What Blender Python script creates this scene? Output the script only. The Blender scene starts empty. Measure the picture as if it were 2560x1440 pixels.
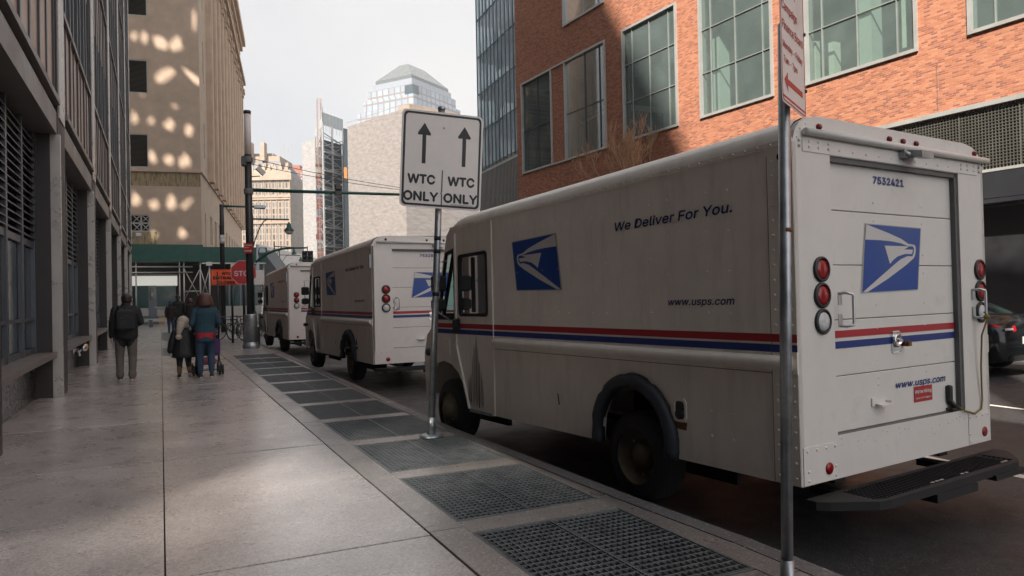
import bpy, math, random, os
from mathutils import Vector, Matrix
from mathutils.geometry import tessellate_polygon
random.seed(7)
SC = bpy.context.scene
COL = SC.collection
# ------------------------------------------------------------------ camera
CAMP = Vector((0, 0, 1.5))
_yaw, _pit, _rol = 0.446984, 0.010664, -0.020758
_f = Vector((math.sin(_yaw)*math.cos(_pit), math.cos(_yaw)*math.cos(_pit), math.sin(_pit)))
_r0 = Vector((math.cos(_yaw), -math.sin(_yaw), 0)); _u0 = _r0.cross(_f)
_r = math.cos(_rol)*_r0 + math.sin(_rol)*_u0
_u = -math.sin(_rol)*_r0 + math.cos(_rol)*_u0
FPX = 1831.73
cd = bpy.data.cameras.new('camera'); cam = bpy.data.objects.new('camera', cd); COL.objects.link(cam)
cd.sensor_width = 36; cd.lens = FPX/2560*36; cd.clip_start = .05; cd.clip_end = 3000
cam.matrix_world = Matrix(((_r.x, _u.x, -_f.x, CAMP.x), (_r.y, _u.y, -_f.y, CAMP.y), (_r.z, _u.z, -_f.z, CAMP.z), (0, 0, 0, 1)))
SC.camera = cam
# ------------------------------------------------------------------ light
SUN = Vector((-.55, -.5, .67)).normalized()
w = bpy.data.worlds.new('World'); SC.world = w; w.use_nodes = True
nt = w.node_tree; nt.nodes.clear()
def N(nt, t, **k):
    n = nt.nodes.new(t)
    for a, b in k.items(): setattr(n, a, b)
    return n
sky = N(nt, 'ShaderNodeTexSky', sky_type='NISHITA'); sky.sun_disc = False; sky.dust_density = .2; sky.air_density = 1.0
sky.sun_elevation = math.asin(SUN.z); sky.sun_rotation = math.atan2(SUN.x, SUN.y)
b1 = N(nt, 'ShaderNodeBackground'); b1.inputs[1].default_value = .05
nt.links.new(sky.outputs[0], b1.inputs[0])
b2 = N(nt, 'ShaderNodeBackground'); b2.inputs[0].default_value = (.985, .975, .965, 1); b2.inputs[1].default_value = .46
tc = N(nt, 'ShaderNodeTexCoord'); no = N(nt, 'ShaderNodeTexNoise'); no.inputs['Scale'].default_value = 2.2; no.inputs['Detail'].default_value = 6
nt.links.new(tc.outputs['Generated'], no.inputs['Vector'])
rp = N(nt, 'ShaderNodeMapRange'); rp.inputs[1].default_value = .3; rp.inputs[2].default_value = .62; rp.inputs[3].default_value = .68; rp.inputs[4].default_value = 1
nt.links.new(no.outputs[0], rp.inputs[0])
# the cloud bank is thickest ahead, down the street, and breaks up overhead and behind
vd = N(nt, 'ShaderNodeVectorMath', operation='DOT_PRODUCT'); nrm_ = N(nt, 'ShaderNodeVectorMath', operation='NORMALIZE')
nt.links.new(tc.outputs['Generated'], nrm_.inputs[0]); nt.links.new(nrm_.outputs[0], vd.inputs[0]); vd.inputs[1].default_value = Vector((.22, .9, .36)).normalized()
r2 = N(nt, 'ShaderNodeMapRange', interpolation_type='SMOOTHSTEP'); r2.inputs[1].default_value = .2; r2.inputs[2].default_value = .85; r2.inputs[3].default_value = .5; r2.inputs[4].default_value = 1
nt.links.new(vd.outputs['Value'], r2.inputs[0])
mm_ = N(nt, 'ShaderNodeMath', operation='MULTIPLY'); nt.links.new(rp.outputs[0], mm_.inputs[0]); nt.links.new(r2.outputs[0], mm_.inputs[1])
# extra brightness added to the unseen sky behind the camera, to light truck rears
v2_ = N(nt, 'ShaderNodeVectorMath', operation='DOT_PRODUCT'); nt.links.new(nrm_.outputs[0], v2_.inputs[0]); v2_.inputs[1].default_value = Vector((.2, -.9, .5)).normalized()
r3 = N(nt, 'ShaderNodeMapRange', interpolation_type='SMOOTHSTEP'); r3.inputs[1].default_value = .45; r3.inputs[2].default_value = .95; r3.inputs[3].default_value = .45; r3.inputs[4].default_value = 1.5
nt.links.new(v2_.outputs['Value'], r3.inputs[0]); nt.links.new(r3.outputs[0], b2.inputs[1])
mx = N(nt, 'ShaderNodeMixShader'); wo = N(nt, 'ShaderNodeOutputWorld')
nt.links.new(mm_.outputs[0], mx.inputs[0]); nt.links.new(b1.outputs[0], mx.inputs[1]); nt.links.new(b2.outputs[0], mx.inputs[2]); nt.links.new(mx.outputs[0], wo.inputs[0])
sl = bpy.data.lights.new('sun', 'SUN'); sl.energy = 5; sl.angle = math.radians(.6); sl.color = (1, .92, .82)
so = bpy.data.objects.new('sun', sl); COL.objects.link(so); so.rotation_euler = SUN.to_track_quat('Z', 'Y').to_euler(); so.location = (0, 0, 90)
SC.view_settings.view_transform = 'Standard'; SC.view_settings.look = 'None'; SC.view_settings.exposure = 1.12; SC.view_settings.gamma = 1
SC.render.engine = 'CYCLES'
SC.cycles.use_denoising = True; SC.cycles.max_bounces = 8; SC.cycles.transparent_max_bounces = 12; SC.cycles.sample_clamp_indirect = 6
SC.cycles.caustics_reflective = False; SC.cycles.caustics_refractive = False
# ------------------------------------------------------------------ pixel rays to points in the place
def ray(u, v): return _f + (u-1280)/FPX*_r + (720-v)/FPX*_u
def at_z(u, v, z=0): d = ray(u, v); return CAMP + d*((z-CAMP.z)/d.z)
def at_y(u, v, Y): d = ray(u, v); return CAMP + d*(Y/d.y)
def at_x(u, v, X): d = ray(u, v); return CAMP + d*(X/d.x)
def at_d(u, v, D): return CAMP + ray(u, v)*D
# ------------------------------------------------------------------ mesh builder
class MB:
    def __init__(s, off=(0, 0, 0)):
        s.v = []; s.f = []; s.m = []; s.s = []; s.cur = 0; s.off = Vector(off); s.sm = False
    def add(s, vs, fs):
        n = len(s.v); s.v += [tuple(Vector(p)+s.off) for p in vs]
        for f in fs: s.f.append([n+i for i in f]); s.m.append(s.cur); s.s.append(s.sm)
    def mat(s, i): s.cur = i; return s
    def hexa(s, p):
        s.add(p, [(3, 2, 1, 0), (4, 5, 6, 7), (0, 1, 5, 4), (1, 2, 6, 5), (2, 3, 7, 6), (3, 0, 4, 7)])
    def box(s, x0, x1, y0, y1, z0, z1):
        s.hexa([(x0, y0, z0), (x1, y0, z0), (x1, y1, z0), (x0, y1, z0), (x0, y0, z1), (x1, y0, z1), (x1, y1, z1), (x0, y1, z1)])
    def bbox(s, x0, x1, y0, y1, z0, z1, b=.01):
        # box with chamfered edges: three stacked rings
        def ring(d, z): return [(x0+d, y0+d, z), (x1-d, y0+d, z), (x1-d, y1-d, z), (x0+d, y1-d, z)]
        s.loft([ring(b, z0), ring(0, z0+b), ring(0, z1-b), ring(b, z1)])
    def fbox(s, o, a, b, c):
        o, a, b, c = map(Vector, (o, a, b, c))
        s.hexa([o, o+a, o+a+b, o+b, o+c, o+a+c, o+a+b+c, o+b+c])
    def loft(s, rings, caps=True, closed=True):
        n = len(rings[0]); vs = [p for r in rings for p in r]; fs = []
        for i in range(len(rings)-1):
            for j in range(n if closed else n-1):
                k = (j+1) % n; fs.append((i*n+j, i*n+k, (i+1)*n+k, (i+1)*n+j))
        if caps: fs.append(tuple(reversed(range(n)))); fs.append(tuple((len(rings)-1)*n+j for j in range(n)))
        s.add(vs, fs)
    def tube(s, p0, p1, r0, r1=None, n=8, caps=True):
        r1 = r0 if r1 is None else r1; s.path([p0, p1], [r0, r1], n, caps)
    def path(s, pts, r, n=8, caps=True):
        pts = [Vector(p) for p in pts]
        if not isinstance(r, (list, tuple)): r = [r]*len(pts)
        rings = []; prev = None
        for i, p in enumerate(pts):
            d = (pts[min(i+1, len(pts)-1)]-pts[max(i-1, 0)]).normalized()
            if prev is None: a = d.orthogonal().normalized()
            else: a = (prev-d*prev.dot(d)).normalized()
            prev = a; b = d.cross(a)
            rings.append([p+(a*math.cos(t)+b*math.sin(t))*r[i] for t in [2*math.pi*j/n for j in range(n)]])
        o = s.sm; s.sm = n > 5; s.loft(rings, caps); s.sm = o
    def lathe(s, prof, c=(0, 0, 0), axis=(0, 0, 1), n=20, caps=True):
        c = Vector(c); ax = Vector(axis).normalized(); a = ax.orthogonal().normalized(); b = ax.cross(a)
        o = s.sm; s.sm = True
        s.loft([[c+ax*h+(a*math.cos(t)+b*math.sin(t))*r for t in [2*math.pi*j/n for j in range(n)]] for r, h in prof], caps)
        s.sm = o
    def ball(s, c, r, n=10, m=6):
        if not isinstance(r, (tuple, list)): r = (r, r, r)
        c = Vector(c); rings = []
        for i in range(m+1):
            t = math.pi*(i/m)*.998+.003
            rings.append([c+Vector((r[0]*math.sin(t)*math.cos(p), r[1]*math.sin(t)*math.sin(p), -r[2]*math.cos(t))) for p in [2*math.pi*j/n for j in range(n)]])
        o = s.sm; s.sm = True; s.loft(rings); s.sm = o
    def dome(s, c, nrm, r, h=None, n=6):
        c = Vector(c); nr = Vector(nrm).normalized(); h = h or r*.6
        a = nr.orthogonal().normalized(); b = nr.cross(a)
        R1 = [c+(a*math.cos(t)+b*math.sin(t))*r for t in [2*math.pi*j/n for j in range(n)]]
        R2 = [c+nr*h*.8+(a*math.cos(t)+b*math.sin(t))*r*.55 for t in [2*math.pi*j/n for j in range(n)]]
        s.loft([R1, R2])
    def plate(s, outline, mp, thick, holes=()):
        # flat plate with holes: mp maps (a, b) to a point, thick is the extrusion vector
        polys = [list(outline)]+[list(h) for h in holes]
        flat = [p for q in polys for p in q]
        tris = tessellate_polygon([[Vector((p[0], p[1], 0)) for p in q] for q in polys])
        P = [Vector(mp(*p)) for p in flat]; n = len(P); t = Vector(thick)
        fs = [tuple(x) for x in tris]+[tuple(n+i for i in reversed(x)) for x in tris]
        i = 0
        for q in polys:
            for j in range(len(q)):
                k = (j+1) % len(q); fs.append((i+j, i+k, n+i+k, n+i+j))
            i += len(q)
        s.add(P+[p+t for p in P], fs)
    def poly(s, pts): s.add(pts, [tuple(range(len(pts)))])
    def build(s, name, mats, parent=None, loc=None, fixn=True):
        me = bpy.data.meshes.new(name)
        me.from_pydata(s.v, [], s.f)
        if not isinstance(mats, (list, tuple)): mats = [mats]
        for m in mats: me.materials.append(m)
        me.polygons.foreach_set('material_index', s.m); me.polygons.foreach_set('use_smooth', s.s)
        if fixn:
            import bmesh
            bm = bmesh.new(); bm.from_mesh(me); bmesh.ops.recalc_face_normals(bm, faces=bm.faces); bm.to_mesh(me); bm.free()
        me.update()
        o = bpy.data.objects.new(name, me); COL.objects.link(o)
        if parent: o.parent = parent
        if loc is not None: o.location = loc
        return o
def tag(o, label=None, cat=None, group=None, kind=None):
    for k, v in (('label', label), ('category', cat), ('group', group), ('kind', kind)):
        if v: o[k] = v
    return o
def empty(name, loc=(0, 0, 0), rz=0, label=None, cat=None, group=None):
    o = bpy.data.objects.new(name, None); COL.objects.link(o); o.location = loc; o.rotation_euler = (0, 0, rz); o.empty_display_size = .2
    return tag(o, label, cat, group)
def copy_tree(o, parent=None):
    c = o.copy(); COL.objects.link(c); c.parent = parent
    for ch in list(o.children): copy_tree(ch, c)
    return c
def struct(name, mb, m): return tag(mb.build(name, m), kind='structure')
def arc(cx, cy, r, a0, a1, n): return [(cx+r*math.cos(math.radians(a0+(a1-a0)*i/n)), cy+r*math.sin(math.radians(a0+(a1-a0)*i/n))) for i in range(n+1)]
def rrect(x0, x1, y0, y1, r, n=4):
    return arc(x1-r, y0+r, r, -90, 0, n)+arc(x1-r, y1-r, r, 0, 90, n)+arc(x0+r, y1-r, r, 90, 180, n)+arc(x0+r, y0+r, r, 180, 270, n)
# ------------------------------------------------------------------ text to mesh
FONT = None
try:
    FONT = bpy.data.fonts.load(os.path.join(bpy.utils.system_resource('DATAFILES'), 'fonts', 'Inter.woff2'))
except Exception: FONT = None
def text2d(t, h, bold=0, shear=0, space=1.0, sx=1.0, align='LEFT'):
    cu = bpy.data.curves.new('t', 'FONT'); cu.body = t; cu.size = 1; cu.shear = shear; cu.space_character = space; cu.resolution_u = 3
    if FONT: cu.font = FONT
    o = bpy.data.objects.new('t', cu); COL.objects.link(o)
    bpy.context.view_layer.update()
    me = bpy.data.meshes.new_from_object(o.evaluated_get(bpy.context.evaluated_depsgraph_get()))
    vs = [(v.co.x, v.co.y) for v in me.vertices]; fs = [tuple(p.vertices) for p in me.polygons]
    bpy.data.objects.remove(o); bpy.data.curves.remove(cu); bpy.data.meshes.remove(me)
    k = h/.727; vs = [(x*k*sx, y*k) for x, y in vs]
    x0 = min(v[0] for v in vs); x1 = max(v[0] for v in vs)
    sh = {'LEFT': -x0, 'CENTER': -(x0+x1)/2, 'RIGHT': -x1}[align]
    return [(x+sh, y) for x, y in vs], fs, x1-x0
def put_text(mb, t, h, mp, width=None, **k):
    bold = k.pop('bold', 0); vs, fs, wd = text2d(t, h, **k)
    if width:
        vs = [(x*width/wd, y) for x, y in vs]
    # heavier strokes: the outline laid down again a hair to each side and a hair apart in depth
    o = Vector(mp(0, 0)); nr = (Vector(mp(1, 0))-o).cross(Vector(mp(0, 1))-o).normalized()
    b = bold*h*2.2
    for i, (dx, dy) in enumerate(((0, 0), (b, 0), (-b, 0), (0, b), (0, -b)) if bold else ((0, 0),)):
        mb.add([Vector(mp(x+dx, y+dy))+nr*(.00012*i) for x, y in vs], fs)
# ------------------------------------------------------------------ materials
def _nt(name):
    m = bpy.data.materials.new(name); m.use_nodes = True; t = m.node_tree
    return m, t, t.nodes['Principled BSDF']
def mat(name, col, rough=.6, metal=0, var=.12, vs=1.5, bump=0, bs=40, spec=.5, streak=0, dirt=None, dlow=.45, dhigh=.7, rvar=.1, island=0, aniso=(1, 1, 1)):
    m, t, p = _nt(name)
    p.inputs['Metallic'].default_value = metal; p.inputs['Specular IOR Level'].default_value = spec
    tc = N(t, 'ShaderNodeTexCoord'); mp = N(t, 'ShaderNodeMapping'); mp.inputs['Scale'].default_value = aniso
    t.links.new(tc.outputs['Object'], mp.inputs['Vector'])
    n1 = N(t, 'ShaderNodeTexNoise'); n1.inputs['Scale'].default_value = vs; n1.inputs['Detail'].default_value = 8; n1.inputs['Roughness'].default_value = .65
    t.links.new(mp.outputs[0], n1.inputs['Vector'])
    mr = N(t, 'ShaderNodeMapRange'); mr.inputs[1].default_value = .3; mr.inputs[2].default_value = .7; mr.inputs[3].default_value = 1-var; mr.inputs[4].default_value = 1+var
    t.links.new(n1.outputs[0], mr.inputs[0])
    mul = N(t, 'ShaderNodeMix', data_type='RGBA', blend_type='MULTIPLY'); mul.inputs[0].default_value = 1
    mul.inputs[6].default_value = (*col, 1); t.links.new(mr.outputs[0], mul.inputs[7])
    out = mul.outputs[2]
    if island:
        g = N(t, 'ShaderNodeNewGeometry'); mi = N(t, 'ShaderNodeMapRange'); mi.inputs[3].default_value = 1-island; mi.inputs[4].default_value = 1+island
        t.links.new(g.outputs['Random Per Island'], mi.inputs[0])
        m2 = N(t, 'ShaderNodeMix', data_type='RGBA', blend_type='MULTIPLY'); m2.inputs[0].default_value = 1
        t.links.new(out, m2.inputs[6]); t.links.new(mi.outputs[0], m2.inputs[7]); out = m2.outputs[2]
    if dirt:
        mp2 = N(t, 'ShaderNodeMapping'); mp2.inputs['Scale'].default_value = (2.2, 2.2, .35) if streak else (1, 1, 1)
        t.links.new(tc.outputs['Object'], mp2.inputs['Vector'])
        n2 = N(t, 'ShaderNodeTexNoise'); n2.inputs['Scale'].default_value = 3; n2.inputs['Detail'].default_value = 10; n2.inputs['Roughness'].default_value = .7
        t.links.new(mp2.outputs[0], n2.inputs['Vector'])
        md = N(t, 'ShaderNodeMapRange'); md.inputs[1].default_value = dlow; md.inputs[2].default_value = dhigh; md.inputs[3].default_value = 0; md.inputs[4].default_value = .75
        t.links.new(n2.outputs[0], md.inputs[0])
        m3 = N(t, 'ShaderNodeMix', data_type='RGBA'); m3.inputs[7].default_value = (*dirt, 1)
        t.links.new(md.outputs[0], m3.inputs[0]); t.links.new(out, m3.inputs[6]); out = m3.outputs[2]
    t.links.new(out, p.inputs['Base Color'])
    rr = N(t, 'ShaderNodeMapRange'); rr.inputs[1].default_value = .3; rr.inputs[2].default_value = .7; rr.inputs[3].default_value = max(.02, rough-rvar); rr.inputs[4].default_value = min(1, rough+rvar)
    t.links.new(n1.outputs[0], rr.inputs[0]); t.links.new(rr.outputs[0], p.inputs['Roughness'])
    if bump:
        n3 = N(t, 'ShaderNodeTexNoise'); n3.inputs['Scale'].default_value = bs; n3.inputs['Detail'].default_value = 4
        t.links.new(mp.outputs[0], n3.inputs['Vector'])
        bp = N(t, 'ShaderNodeBump'); bp.inputs['Strength'].default_value = bump; bp.inputs['Distance'].default_value = .02
        t.links.new(n3.outputs[0], bp.inputs['Height']); t.links.new(bp.outputs[0], p.inputs['Normal'])
    return m
def glass(name, tint, refl=.35, rough=.02, gcol=(1, 1, 1), wav=0):
    m = bpy.data.materials.new(name); m.use_nodes = True; t = m.node_tree; t.nodes.clear()
    tr = N(t, 'ShaderNodeBsdfTransparent'); tr.inputs[0].default_value = (*tint, 1)
    gl = N(t, 'ShaderNodeBsdfGlossy'); gl.inputs['Roughness'].default_value = rough; gl.inputs[0].default_value = (*gcol, 1)
    lw = N(t, 'ShaderNodeLayerWeight'); lw.inputs[0].default_value = refl
    mx = N(t, 'ShaderNodeMixShader'); o = N(t, 'ShaderNodeOutputMaterial')
    if wav:
        tc = N(t, 'ShaderNodeTexCoord'); n3 = N(t, 'ShaderNodeTexNoise'); n3.inputs['Scale'].default_value = .5
        bp = N(t, 'ShaderNodeBump'); bp.inputs['Strength'].default_value = wav; bp.inputs['Distance'].default_value = .05
        t.links.new(tc.outputs['Object'], n3.inputs['Vector']); t.links.new(n3.outputs[0], bp.inputs['Height']); t.links.new(bp.outputs[0], gl.inputs['Normal'])
    t.links.new(lw.outputs['Fresnel'], mx.inputs[0]); t.links.new(tr.outputs[0], mx.inputs[1]); t.links.new(gl.outputs[0], mx.inputs[2]); t.links.new(mx.outputs[0], o.inputs[0])
    return m
def emit(name, col, s):
    m, t, p = _nt(name); p.inputs['Base Color'].default_value = (*col, 1); p.inputs['Emission Color'].default_value = (*col, 1); p.inputs['Emission Strength'].default_value = s; return m
def brick_mat(name, a, b, dark, mortar, bw=.2, bh=.06):
    m, t, p = _nt(name)
    tc = N(t, 'ShaderNodeTexCoord'); sp = N(t, 'ShaderNodeSeparateXYZ'); cb = N(t, 'ShaderNodeCombineXYZ')
    t.links.new(tc.outputs['Object'], sp.inputs[0]); t.links.new(sp.outputs[1], cb.inputs[0]); t.links.new(sp.outputs[2], cb.inputs[1])
    br = N(t, 'ShaderNodeTexBrick'); br.offset = .5; br.inputs['Scale'].default_value = 1
    br.inputs['Brick Width'].default_value = bw; br.inputs['Row Height'].default_value = bh; br.inputs['Mortar Size'].default_value = .006; br.inputs['Mortar Smooth'].default_value = .3
    br.inputs['Color1'].default_value = (0, 0, 0, 1); br.inputs['Color2'].default_value = (1, 1, 1, 1); br.inputs['Mortar'].default_value = (.5, .5, .5, 1); br.inputs['Bias'].default_value = 0
    t.links.new(cb.outputs[0], br.inputs['Vector'])
    cr = N(t, 'ShaderNodeValToRGB'); e = cr.color_ramp.elements; e[0].position = 0; e[0].color = (*a, 1); e[1].position = .55; e[1].color = (*b, 1)
    x = cr.color_ramp.elements.new(.83); x.color = (*[c*.85 for c in a], 1); x = cr.color_ramp.elements.new(.9); x.color = (*dark, 1)
    t.links.new(br.outputs['Color'], cr.inputs[0])
    mm = N(t, 'ShaderNodeMix', data_type='RGBA'); mm.inputs[7].default_value = (*mortar, 1)
    t.links.new(br.outputs['Fac'], mm.inputs[0]); t.links.new(cr.outputs[0], mm.inputs[6])
    no = N(t, 'ShaderNodeTexNoise'); no.inputs['Scale'].default_value = .35; no.inputs['Detail'].default_value = 6
    t.links.new(tc.outputs['Object'], no.inputs['Vector'])
    mr = N(t, 'ShaderNodeMapRange'); mr.inputs[1].default_value = .3; mr.inputs[2].default_value = .7; mr.inputs[3].default_value = .95; mr.inputs[4].default_value = 1.05
    t.links.new(no.outputs[0], mr.inputs[0])
    ml = N(t, 'ShaderNodeMix', data_type='RGBA', blend_type='MULTIPLY'); ml.inputs[0].default_value = 1
    t.links.new(mm.outputs[2], ml.inputs[6]); t.links.new(mr.outputs[0], ml.inputs[7]); t.links.new(ml.outputs[2], p.inputs['Base Color'])
    bp = N(t, 'ShaderNodeBump'); bp.inputs['Strength'].default_value = .5; bp.inputs['Distance'].default_value = .01; bp.invert = True
    t.links.new(br.outputs['Fac'], bp.inputs['Height']); t.links.new(bp.outputs[0], p.inputs['Normal'])
    p.inputs['Roughness'].default_value = .85
    return m
def concrete_mat(name, col, rough=.5, speck=.25, island=.1, stain=.6, coat=0, chip=(.55, .5, .44), vsc=85):
    m, t, p = _nt(name)
    tc = N(t, 'ShaderNodeTexCoord')
    def noise(s, d=6, r=.6):
        n = N(t, 'ShaderNodeTexNoise'); n.inputs['Scale'].default_value = s; n.inputs['Detail'].default_value = d; n.inputs['Roughness'].default_value = r
        t.links.new(tc.outputs['Object'], n.inputs['Vector']); return n
    def rng(src, a, b, c, d):
        r = N(t, 'ShaderNodeMapRange'); r.inputs[1].default_value = a; r.inputs[2].default_value = b; r.inputs[3].default_value = c; r.inputs[4].default_value = d
        t.links.new(src, r.inputs[0]); return r.outputs[0]
    def mulc(a, f):
        x = N(t, 'ShaderNodeMix', data_type='RGBA', blend_type='MULTIPLY'); x.inputs[0].default_value = 1; t.links.new(a, x.inputs[6]); t.links.new(f, x.inputs[7]); return x.outputs[2]
    rgb = N(t, 'ShaderNodeRGB'); rgb.outputs[0].default_value = (*col, 1)
    big = noise(.9, 8); c = mulc(rgb.outputs[0], rng(big.outputs[0], .3, .7, 1-.3*stain, 1+.25*stain))
    vo = N(t, 'ShaderNodeTexVoronoi'); vo.inputs['Scale'].default_value = vsc; t.links.new(tc.outputs['Object'], vo.inputs['Vector'])
    sep = N(t, 'ShaderNodeSeparateColor'); t.links.new(vo.outputs['Color'], sep.inputs[0])
    c = mulc(c, rng(sep.outputs[0], 0, 1, 1-speck, 1+speck))
    # pale aggregate chips and dark gum spots
    mxr = N(t, 'ShaderNodeMix', data_type='RGBA'); mxr.inputs[7].default_value = (*chip, 1)
    t.links.new(rng(sep.outputs[1], .93, .97, 0, .7*min(1, speck*3)), mxr.inputs[0]); t.links.new(c, mxr.inputs[6]); c = mxr.outputs[2]
    vg = N(t, 'ShaderNodeTexVoronoi'); vg.inputs['Scale'].default_value = 2.3; t.links.new(tc.outputs['Object'], vg.inputs['Vector'])
    c = mulc(c, rng(vg.outputs['Distance'], .03, .07, .6, 1))
    if island:
        g = N(t, 'ShaderNodeNewGeometry'); c = mulc(c, rng(g.outputs['Random Per Island'], 0, 1, 1-island, 1+island))
    t.links.new(c, p.inputs['Base Color']); p.inputs['Specular IOR Level'].default_value = .8 if rough < .36 else .5
    n4 = noise(2.5, 5); t.links.new(rng(n4.outputs[0], .3, .7, rough-.1, rough+.12), p.inputs['Roughness'])
    n5 = noise(160, 3); bp = N(t, 'ShaderNodeBump'); bp.inputs['Strength'].default_value = .3 if rough > .36 else .12; bp.inputs['Distance'].default_value = .006
    if coat: p.inputs['Coat Weight'].default_value = coat; p.inputs['Coat Roughness'].default_value = .2; t.links.new(bp.outputs[0], p.inputs['Coat Normal'])
    t.links.new(n5.outputs[0], bp.inputs['Height']); t.links.new(bp.outputs[0], p.inputs['Normal'])
    return m
MT = dict(
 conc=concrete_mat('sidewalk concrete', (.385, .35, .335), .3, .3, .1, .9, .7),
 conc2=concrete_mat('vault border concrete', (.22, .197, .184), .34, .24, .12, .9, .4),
 steelkerb=concrete_mat('kerb stone', (.13, .122, .12), .45, .2, .1),
 patch=mat('steel plate', (.10, .115, .125), .5, .3),
 asphalt=concrete_mat('asphalt', (.033, .033, .034), .48, .55, 0, 1.1, 0, (.16, .155, .15), 130),
 ground=mat('city ground', (.12, .115, .11), .9),
 pit=mat('vault shaft', (.012, .012, .013), .95),
 paint=mat('road paint', (.62, .6, .55), .6, var=.25, vs=6, dirt=(.12, .12, .12), dlow=.5, dhigh=.75),
 grate=mat('grate steel', (.14, .152, .158), .5, .3, var=.3, vs=7),
 dark=mat('dark void', (.015, .015, .017), .8),
 black=mat('black paint', (.02, .021, .022), .4),
 blackm=mat('matte black', (.012, .012, .013), .7),
 rubber=mat('tyre rubber', (.035, .034, .034), .8, bump=.2, bs=60),
 galv=mat('galvanised steel', (.36, .385, .40), .42, .85, var=.3, vs=9, dirt=(.2, .19, .18), dlow=.6, dhigh=.8),
 alu=mat('brushed aluminium', (.55, .56, .57), .35, .9, var=.15),
 chrome=mat('chrome', (.75, .75, .75), .15, 1, var=.05),
 truck=mat('truck white with bounce', (.84, .79, .715), .42, var=.06, vs=2.5, dirt=(.56, .525, .47), streak=1, dlow=.5, dhigh=.85, bump=.05, bs=5),  # side white warmed and lightened to carry reflected light
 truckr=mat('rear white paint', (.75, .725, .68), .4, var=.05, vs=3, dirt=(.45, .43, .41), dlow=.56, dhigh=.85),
 trim=mat('seam grey', (.12, .12, .12), .6),
 red=mat('stripe red', (.42, .02, .03), .4, var=.05), blue=mat('stripe blue', (.012, .035, .20), .4, var=.05),
 navy=mat('lettering navy', (.012, .025, .13), .4, var=.03), rblue=mat('emblem blue', (.012, .06, .30), .35, var=.06),
 embw=mat('emblem white', (.62, .61, .59), .4, var=.05), embe=mat('emblem edging', (.42, .42, .41), .4),
 lens=mat('red lens', (.30, .010, .014), .2, var=.25, vs=40), lensd=mat('dark red lens', (.18, .008, .01), .25), lensw=mat('clear lens', (.62, .63, .63), .15, var=.2, vs=40),
 rim=mat('wheel rim', (.17, .14, .09), .55, .3, var=.4, vs=8), seat=mat('seat vinyl', (.03, .031, .034), .6),
 fender=mat('fender rubber', (.028, .034, .045), .5, bump=.3, bs=12), scrape=mat('scrape mark', (.06, .055, .05), .7), rust=mat('rust', (.16, .07, .03), .8),
 cglass=glass('cab glass', (.60, .78, .76), .2), vglass=glass('tinted visor strip', (.12, .42, .44), .2), rope=mat('rope', (.22, .17, .05), .9),
 stick=mat('sticker red', (.45, .03, .035), .45),
)
# ================================================================== ground
ROADZ = -.22
KX = [(-8, 3.25), (2.7, 3.22), (3.4, 3.22), (4.5, 3.15), (6.4, 3.09), (7.7, 3.035), (9.2, 3.04), (16.4, 3.13), (23.6, 3.21), (29, 3.21), (46, 3.21)]
def kx(y):
    for (a, x0), (b, x1) in zip(KX, KX[1:]):
        if y <= b: return x0+(x1-x0)*(y-a)/(b-a)
    return KX[-1][1]
g = MB(); g.poly([(-900, -900, -.6), (900, -900, -.6), (900, 900, -.6), (-900, 900, -.6)]); struct('ground', g, MT['ground'])
g = MB(); g.box(-40, 60, -80, 60, -.35, ROADZ); struct('road', g, MT['asphalt'])
# sidewalk slabs with open joints over a darker bed
JY = [-8, -5, -2.6, -.4, 1.4, 3.0, 4.42, 5.86, 7.74, 8.40, 10.35, 12.1, 13.92, 14.58, 18.2, 20.8, 23.4, 27.2, 31, 35, 38.4, 41.6, 46]
g = MB()
for a, b in zip(JY, JY[1:]):
    for x0, x1 in ((-2.6, -.001), (.001, 1.515)):
        h = random.uniform(-.003, .003)
        if a == 7.74 and False: pass
        g.box(x0+.004, x1-.004, a+.006, b-.006, -.2, h)
struct('sidewalk', g, MT['conc'])
g = MB(); g.box(-2.6, 1.53, -8, 46, -.34, -.018); struct('sidewalk_bed', g, MT['dark'])
GY0, GP, GL, NG = 3.03, 1.578, 1.30, 12
def gy(k): return GY0+GP*k
# border strips and cross strips around the vault openings
g = MB()
edges = [-8]+[gy(k)-.14 for k in range(0, NG+1)]+[25, 28, 31, 34, 37, 40, 43, 46]
for a, b in zip(edges, edges[1:]):
    g.box(1.525, 1.755, a+.004, b-.004, -.3, random.uniform(-.002, .004))
    x0 = 2.872
    if b > gy(NG)-.1: g.box(1.76, 2.868, a+.004, b-.004, -.3, random.uniform(-.002, .002))
    ys = [a+.004]+[y for y, _ in KX if a+.05 < y < b-.05]+[b-.004]
    for p, q in zip(ys, ys[1:]):
        z = random.uniform(-.002, .003)
        g.hexa([(x0, p, -.3), (kx(p)-.166, p, -.3), (kx(q)-.166, q, -.3), (x0, q, -.3), (x0, p, z), (kx(p)-.166, p, z), (kx(q)-.166, q, z), (x0, q, z)])
for k in range(-1, NG):
    y0 = gy(k)+GL+.012; y1 = gy(k+1)-.012; ym = (y0+y1)/2
    g.box(1.76, 2.868, y0, ym-.003, -.3, .002); g.box(1.76, 2.868, ym+.003, y1, -.3, -.001)
g.box(1.76, 2.868, -8, gy(-1)-.012, -.3, 0)
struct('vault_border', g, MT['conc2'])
g = MB(); g.box(1.74, 2.9, -2, gy(NG), -1.0, -.95); struct('vault_shaft', g, MT['pit'])
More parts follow.
